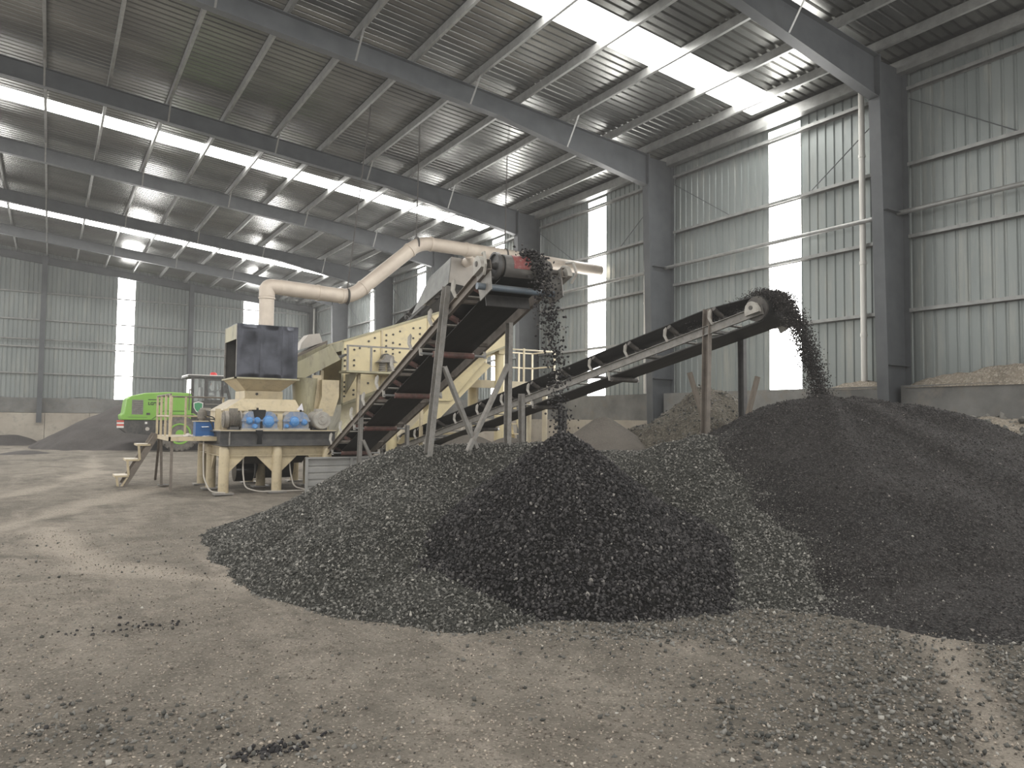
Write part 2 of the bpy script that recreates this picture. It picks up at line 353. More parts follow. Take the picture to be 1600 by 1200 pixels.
def gritmask(x, y):
    n = vnoise(x, y, 1.1, 88)*.9+vnoise(x, y, 3.3, 89)*.4
    m = np.exp(-(pd(x, y, GP1)/1.05)**2)+np.exp(-(pd(x, y, GP2)/.95)**2)+.6*np.exp(-(pd(x, y, GP3)/.45)**2)+.45*np.exp(-(pd(x, y, [(-.2, 4.9), (.4, 4.4), (1.1, 4.0)])/.45)**2)
    return np.clip(m*(.35+n)*(1-.75*np.clip(1.2-pd(x, y, TRK[0])/.28, 0, 1)), 0, 1)
def track(x, y):
    w = np.zeros(np.shape(x)); wx = fbm(x, y, .6, 77, 3)*.5
    for t in TRK:
        for (ax, ay), (bx, by) in zip(t, t[1:]):
            k = np.clip(((x-ax)*(bx-ax)+(y-ay)*(by-ay))/((bx-ax)**2+(by-ay)**2), 0, 1); d = np.hypot(x-ax-k*(bx-ax), y-ay-k*(by-ay))+wx
            w = np.maximum(w, np.clip(1.25-d/.3, 0, 1))
    return w
vs, q = grid_mesh(gx, gy, lambda x, y: floor_h(x, y)-.012*track(x, y)+.012*track(x, y)*np.sin(x*21+y*17))
fm = mesh_np('floor', vs, [q], None, track(vs[:, 0], vs[:, 1])); fa = fm.attributes.new('grit', 'FLOAT', 'POINT'); fa.data.foreach_set('value', gritmask(vs[:, 0], vs[:, 1]).astype(np.float32))
fl = link('floor', fm, 'floor', None, 60); structure(fl); tag(fl, 'packed dirt floor with tyre tracks and scattered grit', None)

def wall_sheets(name, centres, lo, hi, fn, w=.95):
    mb = MB()
    for a, b in spans(lo, hi, centres, w):
        c = corr(a, b, fn); mb.add(c.v, c.f)
    if name in ('wall_back', 'wall_front'):
        yy = YB if name == 'wall_back' else YF
        for x in centres: mb.add([(x-w/2, yy, roofz(x-w/2)-.55), (x+w/2, yy, roofz(x+w/2)-.55), (x+w/2, yy, roofz(x+w/2)+.02), (x-w/2, yy, roofz(x-w/2)+.02)], [[0, 1, 2, 3]])
    if name == 'wall_right':
        for y in centres: mb.add([(XR, y-w/2, 9.13), (XR, y+w/2, 9.13), (XR, y+w/2, 9.5), (XR, y-w/2, 9.5)], [[0, 1, 2, 3]])
    return structure(mb.build(name, 'wall'))
wall_sheets('wall_right', WY, YF, YB, lambda s, h, e: (XR+h, s, 2.45 if e == 0 else 9.5))
wall_sheets('wall_left', WY, YF, YB, lambda s, h, e: (XL-h, s, 2.45 if e == 0 else 10.7))
wall_sheets('wall_back', BX, XL, XR, lambda s, h, e: (s, YB+h, 2.4 if e == 0 else roofz(s)+.02))
wall_sheets('wall_front', BX, XL, XR, lambda s, h, e: (s, YF-h, 2.4 if e == 0 else roofz(s)+.02))
# corrugated roof, two slopes
for nm, xa, xb in (('ceiling_slope_toward_conveyors', XRIDGE, XR+.1), ('ceiling_slope_beyond_ridge', XRIDGE, XL-.1)):
    mb = MB()
    for a, b in spans(YF, YB, RY, 1.0):
        c = corr(a, b, lambda s, h, e: (xa if e == 0 else xb, s, roofz(xa if e == 0 else xb)+h), depth=.045); mb.add(c.v, c.f)
    if xb > 0:
        for y in RY: mb.add([(14.98, y-.5, roofz(14.98)), (xb, y-.5, roofz(xb)), (xb, y+.5, roofz(xb)), (14.98, y+.5, roofz(14.98))], [[0, 1, 2, 3]])
    structure(mb.build(nm, 'roof'))
# translucent strips = windows
wn = [0]
def window(pts, m):
    wn[0] += 1; mb = MB(); mb.add(pts, [[0, 1, 2, 3]]); o = mb.build('window_%d' % wn[0], m); structure(o); return o
for y in RY:
    for xb in (14.98, XL): window([(XRIDGE, y-.5, roofz(XRIDGE)), (xb, y-.5, roofz(xb)), (xb, y+.5, roofz(xb)), (XRIDGE, y+.5, roofz(XRIDGE))], 'win')
for y in WY:
    for x in (XR, XL): window([(x, y-.475, 2.45), (x, y+.475, 2.45), (x, y+.475, 9.13 if x > 0 else 10.7), (x, y-.475, 9.13 if x > 0 else 10.7)], 'win_wall')  # left wall strips are out of view, kept for their light
for x in BX:
    for y in (YB, YF): window([(x-.475, y, 2.4), (x+.475, y, 2.4), (x+.475, y, roofz(x+.475)-.55), (x-.475, y, roofz(x-.475)-.55)], 'win_wall')  # front wall strips are unseen too, added to light the hall
# concrete plinths: pale push wall below, dusty dark kerb above
def plinth(name, x0, x1, y0, y1, z0, z1, m): return structure(MB().box(x0, x1, y0, y1, z0, z1).build(name, m))
for i in range(len(FR)+1):
    a = (FR[i-1] if i else YF)+.14; b = (FR[i] if i < len(FR) else YB)-.14
    plinth('wall_right_kerb_dark', 14.95, XR-.02, a, b, 1.7, 2.48, 'concrete_dark')
    plinth('wall_right_push_wall', 14.9, XR-.02, a, b, -.1, 1.7, 'concrete_light')
    plinth('wall_left_plinth', XL+.02, -19.7, a, b, -.1, 2.5, 'concrete_dark')
plinth('wall_back_kerb_dark', XL, XR-.02, 50.55, YB+.03, 1.78, 2.62, 'concrete_dark')
for i in range(16):
    x = XL+i*2.235; plinth('wall_back_push_wall', x, x+2.215, 50.4, YB+.03, -.1, 1.76, 'concrete_light')
plinth('wall_front_plinth', XL, XR, YF-.03, YF+.4, -.1, 2.45, 'concrete_dark')

# portal frames
def column(x_out, x_top, x_bot, y, side):
    t = thing('steel_column', None, None, (x_out, y, 0)); structure(t)
    s = 1 if side > 0 else -1
    w = MB(); zt = 9.3 if side > 0 else 10.5
    w.prism([(x_bot, y-.006, 0), (x_out, y-.006, 0), (x_out, y-.006, zt), (x_top, y-.006, zt)], (0, .012, 0)); w.build('web', 'steel', t)
    MB().bar((x_bot, y, 0), (x_top, y, 8.5), .25, .014, up=(1, 0, 0)).build('inner_flange', 'steel', t)
    MB().box(x_out-.007, x_out+.007, y-.125, y+.125, 0, 9.4).build('outer_flange', 'steel', t)
    for z in (2.9, 6.14): MB().box(min(x_bot, x_out)+.1*(s < 0), max(x_bot, x_out), y-.12, y+.12, z-.006, z+.006).build('stiffener', 'steel', t)
    return t
def rafter(y, s):
    """half a rafter from the knee to the ridge; s=+1 right slope"""
    X = lambda x: x if s > 0 else 2*XRIDGE-x
    t = thing('roof_rafter', None, None, (X(7.5), y, 9.6)); structure(t)
    pts = [(-8.4, 11.63, 11.14), (4.67, 10.31, 9.83), (9.33, 9.85, 9.37), (14.4, 9.34, 8.45)] if s > 0 else [(-8.4, 11.63, 11.14), (-2., 10.99, 10.3), (2.1, 10.58, 9.8)]
    poly = [(X(x), y-.005, zt) for x, zt, zb in pts]+[(X(x), y-.005, zb) for x, zt, zb in pts[::-1]]
    MB().prism(poly, (0, .01, 0)).build('web', 'steel', t)
    top = MB(); bot = MB()
    for (xa, ta, ba), (xb, tb, bb) in zip(pts, pts[1:]):
        top.prism([(X(xa), y-.11, ta), (X(xb), y-.11, tb), (X(xb), y-.11, tb-.014), (X(xa), y-.11, ta-.014)], (0, .22, 0))
        bot.prism([(X(xa), y-.11, ba), (X(xb), y-.11, bb), (X(xb), y-.11, bb-.014), (X(xa), y-.11, ba-.014)], (0, .22, 0))
    top.build('top_flange', 'steel', t); bot.build('bottom_flange', 'steel', t)
    xe = pts[-1][0]; MB().box(X(xe)-.02, X(xe)+.02, y-.12, y+.12, pts[-1][2]-.05, pts[-1][1]+.02).build('end_plate', 'steel', t)
    for x in ((-3.4, -.4, 2.6, 5.6, 8.55, 11.5) if s > 0 else ()):
        zb = np.interp(x, [p[0] for p in pts], [p[2] for p in pts])
        for d in (1,):
            MB().extrude(prof_l(.045, .045, .006), (X(x), y-.1*d, zb), (X(x), y-.62*d, topz(x)+.06)).build('flange_brace', 'purlin', t)
    return t
for y in FR:
    column(15.36, 14.36, 14.62, y, 1); column(-20.15, -18.9, -19.2, y, -1)
    rafter(y, 1); rafter(y, -1)
    # knee web panel
# gable wall frame
for s in (1, -1):
    X = lambda x: x if s > 0 else 2*XRIDGE-x
    o = MB().extrude(prof_i(.2, .42, .014, .01), (XRIDGE, YB-.2, 11.4), (X(15.3 if s > 0 else 3.2), YB-.2, 11.4-.1*(23.7 if s > 0 else 11.6))).build('gable_rafter', 'steel'); structure(o)
for x in (-8.3, -.48, 7.42):
    o = MB().extrude(prof_i(.26, .3, .014, .01), (x, YB-.62, 1.2 if x == -.48 else 0), (x, YB-.62, roofz(x)-.3), up=(0, 1, 0)).build('gable_column', 'steel'); structure(o)
o = MB().extrude(prof_i(.3, .3, .014, .01), (15.2, YB-.3, 0), (15.2, YB-.3, 9.3), up=(0, 1, 0)).build('corner_column', 'steel'); structure(o)
# purlins
PX = [-7.8, -6.3, -4.8, -3.35, -1.87, -.4, 1.1, 2.6, 4.1, 5.6, 7.05, 8.55, 10.0, 11.5, 13.0, 14.3]
for x in PX+[-10., -13., -16., -19.]:
    for s in (1,):
        xx = x
        o = MB().extrude(prof_c(.07, .19, .012), (xx, YF, topz(xx)+.115), (xx, YB-.05, topz(xx)+.115)).build('roof_purlin', 'purlin'); structure(o)
# eave beams
for s, x in ((1, 15.28),):
    o = MB().extrude(prof_c(.22, .26, .014), (x, YF, 9.31), (x, YB, 9.31)).build('eave_beam', 'purlin'); structure(o)
# girts between the columns
GZ = [4.08, 5.65, 7.2, 8.84]
edges = [YF]+FR+[YB-.1]
for a, b in zip(edges, edges[1:]):
    for z in GZ:
        for x, sgn in ((15.4, 1),):
            o = MB().extrude(prof_c(.075, .17, .01), (x, a+.13, z), (x, b-.13, z), up=(sgn, 0, 0)).build('wall_girt', 'purlin'); structure(o)
    o = MB().cyl((15.12, a+.02, 6.14), (15.12, b-.02, 6.14), .05, n=14).build('pipe_strut', 'purlin', None, 40); structure(o)
    # slack diagonal rods on the wall
    o = MB().tube([(15.3, b-.2, 8.6), (15.34, (a+b)/2+1.2, 7.2)], .012, 6).build('bracing_rod', 'steel'); structure(o)
    o = MB().tube([(15.3, a+.2, 8.6), (15.34, (a+b)/2-1.2, 7.2)], .012, 6).build('bracing_rod', 'steel'); structure(o)
xs = [XL+.5, -8.3, -.48, 7.42, 15.05]
for a, b in zip(xs, xs[1:]):
    for z in (4.04, 5.57, 7.14, 8.72):
        o = MB().extrude(prof_c(.075, .17, .01), (a+.15, YB-.1, z), (b-.15, YB-.1, z), up=(0, 1, 0)).build('wall_girt', 'purlin'); structure(o)
    o = MB().cyl((a+.15, YB-.3, 5.98), (b-.15, YB-.3, 5.98), .045, n=12).build('pipe_strut', 'purlin', None, 40); structure(o)
# rain-water downpipes on the far side of each column
pp = MB()
pp.cyl((15.2, 0, 2.5), (15.2, 0, 9.1), .065, n=16)
for z in (3.6, 5.2, 7.6): pp.lathe((15.2, 0, z), (0, 0, 1), [(0, .066), (.0, .076), (.07, .076), (.07, .066)], 16)
dp = pp.build('downpipe', 'white', None, 40)
for i, (y, lb) in enumerate(((9.78, 'white downpipe against the column behind the dark fine aggregate mound'), (16.85, 'white downpipe by the column above the low earth bank'),
               (23.9, 'white downpipe behind the falling stones of the steep conveyor'), (37.9, 'white downpipe above the sloping top of the yellow screen'), (44.9, 'white downpipe just under the low bend of the cream duct'), (50.2, 'white downpipe in the far corner beside the gable wall'))):
    o = dp if i == 0 else dp.copy()
    if i: COL.objects.link(o)
    o.location.y = y; tag(o, lb, 'downpipe', 'white downpipes along the side wall')

# dirt banks on the concrete ledge at the right
def heightfield(name, xs, ys, fn, m, label, cat, keep_eps=-.04, group=None, kind=None, extra=None):
    vs, q = grid_mesh(xs, ys, fn, lambda X, Y, Z: Z > keep_eps)
    faces, mi, tone = [q], [np.zeros(len(q))], np.zeros(len(vs))
    if extra is not None:
        ev, ef, et = extra; ef = ef+len(vs); vs = np.concatenate([vs, ev]); faces.append(ef); mi.append(np.ones(len(ef))); tone = np.concatenate([tone, et])
    me = mesh_np(name, vs, faces, mi, tone); o = link(name, me, m)
    me.polygons.foreach_set('use_smooth', np.concatenate([np.full(len(f), k == 0) for k, f in enumerate(faces)])); tag(o, label, cat, group, kind); return o

# ---- loose stone generator
PHI = (1+5**.5)/2
ICO_V = np.array([(-1, PHI, 0), (1, PHI, 0), (-1, -PHI, 0), (1, -PHI, 0), (0, -1, PHI), (0, 1, PHI), (0, -1, -PHI), (0, 1, -PHI), (PHI, 0, -1), (PHI, 0, 1), (-PHI, 0, -1), (-PHI, 0, 1)])/1.9
ICO_F = np.array([(0, 11, 5), (0, 5, 1), (0, 1, 7), (0, 7, 10), (0, 10, 11), (1, 5, 9), (5, 11, 4), (11, 10, 2), (10, 7, 6), (7, 1, 8), (3, 9, 4), (3, 4, 2), (3, 2, 6), (3, 6, 8), (3, 8, 9), (4, 9, 5), (2, 4, 11), (6, 2, 10), (8, 6, 7), (9, 8, 1)])
OCT_V = np.array([(1, 0, 0), (-1, 0, 0), (0, 1, 0), (0, -1, 0), (0, 0, 1), (0, 0, -1)], float)
OCT_F = np.array([(0, 2, 4), (2, 1, 4), (1, 3, 4), (3, 0, 4), (2, 0, 5), (1, 2, 5), (3, 1, 5), (0, 3, 5)])
def stones(P, r, ico=True, flat=.6, tone_pow=2.2, tone_add=0.):
    n = len(P); bv, bf = (ICO_V, ICO_F) if ico else (OCT_V, OCT_F)
    qn = RNG.normal(size=(n, 4)); qn /= np.linalg.norm(qn, axis=1)[:, None]; w, x, y, z = qn.T
    R = np.stack([1-2*(y*y+z*z), 2*(x*y-z*w), 2*(x*z+y*w), 2*(x*y+z*w), 1-2*(x*x+z*z), 2*(y*z-x*w), 2*(x*z-y*w), 2*(y*z+x*w), 1-2*(x*x+y*y)], -1).reshape(n, 3, 3)
    sc = np.stack([RNG.uniform(.9, 1.45, n), RNG.uniform(.7, 1.1, n), RNG.uniform(flat, .95, n)], -1)
    vv = bv[None]*(1+RNG.normal(0, .16, (n, len(bv), 1)))*sc[:, None]*np.asarray(r)[:, None, None]
    vv = np.einsum('nij,nkj->nki', R, vv)+P[:, None]
    ff = bf[None]+(np.arange(n)*len(bv))[:, None, None]
    t = np.clip(RNG.random(n)**tone_pow+tone_add, 0, 1)
    return vv.reshape(-1, 3), ff.reshape(-1, 3), np.repeat(t, len(bv))
def scatter(fn, x0, x1, y0, y1, n, w=None, lift=.3, rlo=.012, rhi=.03, zmin=.0, **k):
    x = RNG.uniform(x0, x1, n*4); y = RNG.uniform(y0, y1, n*4); z = fn(x, y); e = .02
    sl = np.sqrt(1+((fn(x+e, y)-z)/e)**2+((fn(x, y+e)-z)/e)**2); p = np.where(z > zmin, sl/1.6, 0)
    if w is not None: p = p*w(x, y, z)
    ok = RNG.random(n*4) < p; x, y, z = x[ok][:n], y[ok][:n], z[ok][:n]
    r = rlo+(rhi-rlo)*RNG.random(len(x))**1.6
    return stones(np.stack([x, y, z+r*lift*RNG.uniform(-.5, 1.4, len(x))], -1), r, **k)

def cones(lst, noise=.0, ns=1.5, seed=0, base=-.08):
    """max of rounded cones (x, y, z, slope, round) and ridges (x, y, z, x2, y2, z2, slope, round)"""
    def fn(x, y):
        h = np.full(np.shape(x), base, float)
        wob = fbm(x, y, .9, seed+5, 3)*.25
        for c in lst:
            if len(c) == 5:
                cx, cy, cz, sl, rd = c; d = np.hypot(x-cx, y-cy)
            else:
                ax, ay, az, bx, by, bz, sl, rd = c; L2 = (bx-ax)**2+(by-ay)**2
                t = np.clip(((x-ax)*(bx-ax)+(y-ay)*(by-ay))/L2, 0, 1); d = np.hypot(x-ax-t*(bx-ax), y-ay-t*(by-ay)); cz = az+t*(bz-az)
            d = np.sqrt(d*d+rd*rd)-rd
            h = np.maximum(h, cz-sl*d*(1+wob*.5))
        lo = np.clip((h-base)/.3, 0, 1)
        return h+fbm(x, y, ns, seed, 4)*noise*lo
    return fn
def fluted(fn, cx, cy, k, amp, seed):
    def g(x, y):
        a = np.arctan2(y-cy, x-cx); d = np.hypot(x-cx, y-cy); s = np.sin(a*k+fbm(x, y, .35, seed, 3)*5)+.6*np.sin(a*k*2.3+1.7)
        return fn(x, y)+amp*s*np.clip(d/1.2, 0, 1)*np.clip((4.6-d)/2.5, 0, 1)
    return g

# ------------------------------------------------------------------ heaps
dark_fn = cones([(5.06, 7.0, 1.54, .75, .1), (5.1, 7.0, .5, .29, .4), (4.2, 7.35, .75, 5.9, 6.55, .75, .55, .3)], .035, 2.2, 1, -.1)
heightfield('stone_heap', np.arange(2.4, 7.8, .06), np.arange(4.3, 9.8, .06), dark_fn, ['dark_gap_bed', 'dark_stone'],
    'dark pointed heap of fresh black crushed stone beneath the steep conveyor head', 'stone heap', kind='stuff',
    extra=scatter(dark_fn, 2.5, 7.7, 4.4, 9.6, 40000, rlo=.009, rhi=.022, tone_pow=2., lift=.6, zmin=-.07))
grey_fn = cones([(4.5, 9.9, 1.28, 6.2, 9.2, 1.36, .54, .4), (6.2, 9.0, 1.3, 7.6, 8.5, 1.22, .5, .4), (4.4, 9.7, 1.15, 3.6, 8.1, .8, .52, .35), (7.6, 8.5, 1.2, 8.0, 7.7, 1.5, .6, .3), (5.2, 10.2, 1.25, 5.6, 10.6, 1.1, .42, .4), (3.8, 6.9, .3, 5.6, 6.2, .2, .25, .4), (7.8, 7.8, 1.4, 7.4, 6.7, .86, .5, .35), (7.4, 6.6, .88, 6.95, 5.6, .5, .45, .35), (6.95, 5.6, .5, 6.45, 4.8, .1, .36, .45)], .05, 1.8, 2, -.1)
heightfield('stone_heap', np.arange(.8, 11.5, .08), np.arange(2.8, 14., .08), grey_fn, ['grey_gap_bed', 'grey_stone'],
    'broad grey heap of dusty crushed stone that the steep conveyor legs stand on', 'stone heap', kind='stuff',
    extra=scatter(grey_fn, .9, 9.5, 3., 12., 66000, rlo=.009, rhi=.022, ico=False, tone_pow=1.5, lift=.6, zmin=-.07, w=lambda x, y, z: np.where(y < 11.2, 1., .3)))
big_l = [(9.85, 7.0, 2.16, .56, .22), (9.2, 7.2, 2.06, 9.9, 6.9, 2.1, .7, .25), (10.2, 6.7, 2.1, 11.2, 6.05, 1.86, .5, .3), (11.2, 6.05, 1.86, 12.2, 5.1, 1.0, .5, .3),
    (9.8, 6.5, 1.72, 9.0, 4.9, .75, .55, .3), (10.4, 6.2, 1.8, 9.4, 4.2, .7, .45, .3), (11.9, 5.1, 1.35, 11.0, 3.0, .5, .4, .4), (8.7, 4.4, .42, 11.5, 1.8, .3, .2, .6), (12.2, 4.9, .85, 13.8, 2.4, .25, .4, .4)]
big_fn = fluted(cones(big_l, .1, 1.1, 4, -.1), 9.85, 7.0, 7, .06, 33)
heightfield('aggregate_heap', np.arange(5.0, 14.9, .08), np.arange(.4, 11., .08), big_fn, ['fines', 'fine_stone'],
    'large dark mound of fine aggregate beneath the long gentle conveyor head', 'aggregate heap', kind='stuff',
    extra=scatter(big_fn, 5.2, 13.5, .8, 9., 42000, rlo=.006, rhi=.016, ico=False, tone_pow=1.7))
both = lambda x, y: np.maximum(grey_fn(x, y), big_fn(x, y))
ev, ef, et = scatter(both, 6.0, 9.4, 3.6, 7.6, 9000, w=lambda x, y, z: np.exp(-np.abs(big_fn(x, y)-grey_fn(x, y))/.13)*(big_fn(x, y) > grey_fn(x, y)-.05), rlo=.005, rhi=.014, ico=False, tone_pow=1.6)
o = link('spilled_gravel', mesh_np('spilled_gravel', ev, [ef], None, et), 'grey_stone'); tag(o, 'thin spill of grey gravel where the dark mound meets the grey heap', 'gravel', None, 'stuff')
# earth and sand heaps near the side wall
earth_fn = cones([(11.2, 10.5, 2.35, .85, .18), (11.2, 10.5, 2.2, 10.3, 9.6, 1.75, .8, .2), (11.3, 10.7, 2.2, 12.2, 13.5, 1.35, .6, .4), (12.2, 13.5, 1.35, 12.8, 17.5, .9, .5, .5), (13.4, 12., 1.0, 13.6, 17., .8, .4, .5)], .35, 1.6, 9, -.1)
heightfield('earth_heap', np.arange(7.8, 14.88, .1), np.arange(7.4, 21.5, .1), earth_fn, ['earth', 'grey_stone'], 'rough brown earth heap with a steep cut face around the conveyor posts', 'earth heap', kind='stuff',
    extra=scatter(earth_fn, 8.5, 14.7, 8., 19., 9000, rlo=.008, rhi=.035, ico=False, tone_pow=2.2))
def sand_heap(lst, x0, x1, y0, y1, label, seed, m='sand'):
    return heightfield('sand_heap', np.arange(x0, x1, .09), np.arange(y0, y1, .09), cones(lst, .05, 1.3, seed, -.08), m, label, 'sand heap', group='smooth sand heaps behind the stone heaps', kind='stuff')
sand_heap([(9.05, 11.2, 1.78, .72, .15)], 6., 12., 8.2, 14.2, 'smooth conical grey sand heap just behind the dark pointed stone heap', 21)
sand_heap([(8.75, 14.2, 1.3, .5, .25)], 5.6, 12., 11., 17.4, 'low rounded grey sand heap under the middle of the gentle conveyor', 22)
sand_heap([(8.0, 14.6, 1.35, .5, .2), (8., 14.6, 1.2, 7.2, 15.2, .8, .4, .3)], 4.8, 11.2, 11.8, 18.4, 'small peaked sand heap beside the short conveyor post', 23)
# dirt bank lying on the concrete ledge
bank = lambda x, y: 2.43+(.03+np.clip(.4*(1-np.abs((y-5.6)/3.4)**2), -.05, 1)+fbm(x, y, 3., 14, 3)*.09)*np.clip((x-14.92)/.24, 0, 1)
heightfield('dirt_bank', np.arange(14.92, 15.46, .06), np.arange(2.4, 8.75, .07), bank, 'dirtbank', 'pale brown dirt bank lying on the concrete ledge beneath the wall sheets', 'dirt bank', keep_eps=2.4, kind='stuff')
bank2 = lambda x, y: 2.43+(.02+np.clip(.17*(1-np.abs((y-9.85)/.75)**2), -.05, 1)+fbm(x, y, 5., 15, 3)*.05)*np.clip((x-14.94)/.2, 0, 1)
heightfield('dirt_bank', np.arange(14.94, 15.46, .06), np.arange(9.12, 10.9, .06), bank2, 'dirtbank', 'small dirt bank around the foot of the white downpipe', 'dirt bank', keep_eps=2.4, kind='stuff')
wb = cones([(14.7, 2.0, 2.0, 14.7, 7.8, 1.75, .55, .3)], .15, 2., 31, -.1)
heightfield('rubble_bank', np.arange(12.5, 14.89, .1), np.arange(1.4, 9.6, .1), wb, ['dirtbank', 'grey_stone'], 'pale dusty rubble bank against the foot of the concrete ledge', 'rubble bank', kind='stuff',
    extra=scatter(wb, 12.6, 14.8, 1.6, 9., 900, rlo=.02, rhi=.08, tone_pow=1.))
# heaps at the far gable wall
bf = cones([(4.6, 45.3, 2.75, .54, .5), (7.6, 45.8, 2.6, .5, .6)], .08, .9, 41, -.1)
heightfield('dust_heap', np.arange(-2., 14.5, .2), np.arange(39.4, 50.35, .2), bf, 'backheap', 'long dark dust heap behind the green wheel loader', 'dust heap', kind='stuff')
bf2 = cones([(-12., 49.6, .55, -1.5, 49.7, .5, .55, .3)], .08, .9, 43, -.1)
heightfield('dust_bank', np.arange(-14., .5, .15), np.arange(47.6, 50.36, .15), bf2, 'backheap', 'low dark dust bank along the foot of the gable push wall', 'dust bank', kind='stuff')
bf3 = cones([(-.75, 38.0, .14, .2, .3)], .03, 2., 44, -.05)
heightfield('dust_heap', np.arange(-2.2, .8, .1), np.arange(36.8, 39.2, .1), bf3, 'backheap', 'tiny flat dark dust heap alone on the open floor', 'dust heap', kind='stuff')
kb = lambda x, y: 2.6+fbm(x, y, .35, 51, 4)*.22+.02
heightfield('dust_ledge', np.arange(XL+.2, 5.2, .15), np.arange(50.56, YB-.02, .07), kb, 'backheap', 'uneven dark dust lying along the top of the gable concrete kerb', 'dust bank', keep_eps=2., kind='stuff')

# loose stones lying on the floor
def floor_w(x, y, z):
    d1 = np.hypot(x-5.05, y-6.9)
    return np.clip(gritmask(x, y)*1.1+.8*np.exp(-((d1-2.15)/.35)**2)*(y < 7), 0, 1)+.012
ev, ef, et = scatter(floor_h, -3.5, 11.5, .8, 12., 46000, w=floor_w, zmin=-1, rlo=.006, rhi=.021, ico=False, tone_pow=1.5, lift=.5)
me = mesh_np('loose_gravel', ev, [ef], None, et); o = link('loose_gravel', me, 'grey_stone'); tag(o, 'loose grey gravel strewn over the dirt floor around the heaps', 'gravel', None, 'stuff')
ev, ef, et = scatter(floor_h, -3.2, 6.5, 1., 13., 52000, w=lambda x, y, z: np.clip(3.2/np.hypot(x, y), 0, 1)**1.6*(np.abs(np.arctan2(x, y)-.5) < .75), zmin=-1, rlo=.0025, rhi=.011, ico=False, tone_pow=1.1, lift=.5)
o = link('floor_grit', mesh_np('floor_grit', ev, [ef], None, et), 'grit_stone'); tag(o, 'fine pale and dark grit scattered over the open dirt floor', 'grit', None, 'stuff')
cl = []
for cx, cy, n, s in ((1.02, 3.95, 110, .09), (.5, 6.9, 26, .22), (.9, 6.75, 22, .15), (.0, 4.6, 18, .5)):
    cl.append(np.stack([RNG.normal(cx, s, n), RNG.normal(cy, s*.5, n)], -1))
cl = np.concatenate(cl); P = np.concatenate([cl, floor_h(cl[:, 0], cl[:, 1])[:, None]+.004], 1)
ev, ef, et = stones(P, RNG.uniform(.005, .018, len(P)), True, .5, 3.)
o = link('dark_clod_patch', mesh_np('dark_clod_patch', ev, [ef], None, et), 'dark_stone'); tag(o, 'dark crumbled clods in small patches on the open dirt floor', 'clods', None, 'stuff')

# ------------------------------------------------------------------ belt conveyors
class Frame:
    def __init__(s, head, tail):
        s.O = V(head); t = (V(head)-V(tail)); s.L = t.length; s.t = t.normalized(); h = V((t.x, t.y, 0)).normalized()
        s.s = V((h.y, -h.x, 0)); s.n = s.s.cross(s.t).normalized()
    def __call__(s, a, b, c): return s.O+s.t*a+s.s*b+s.n*c

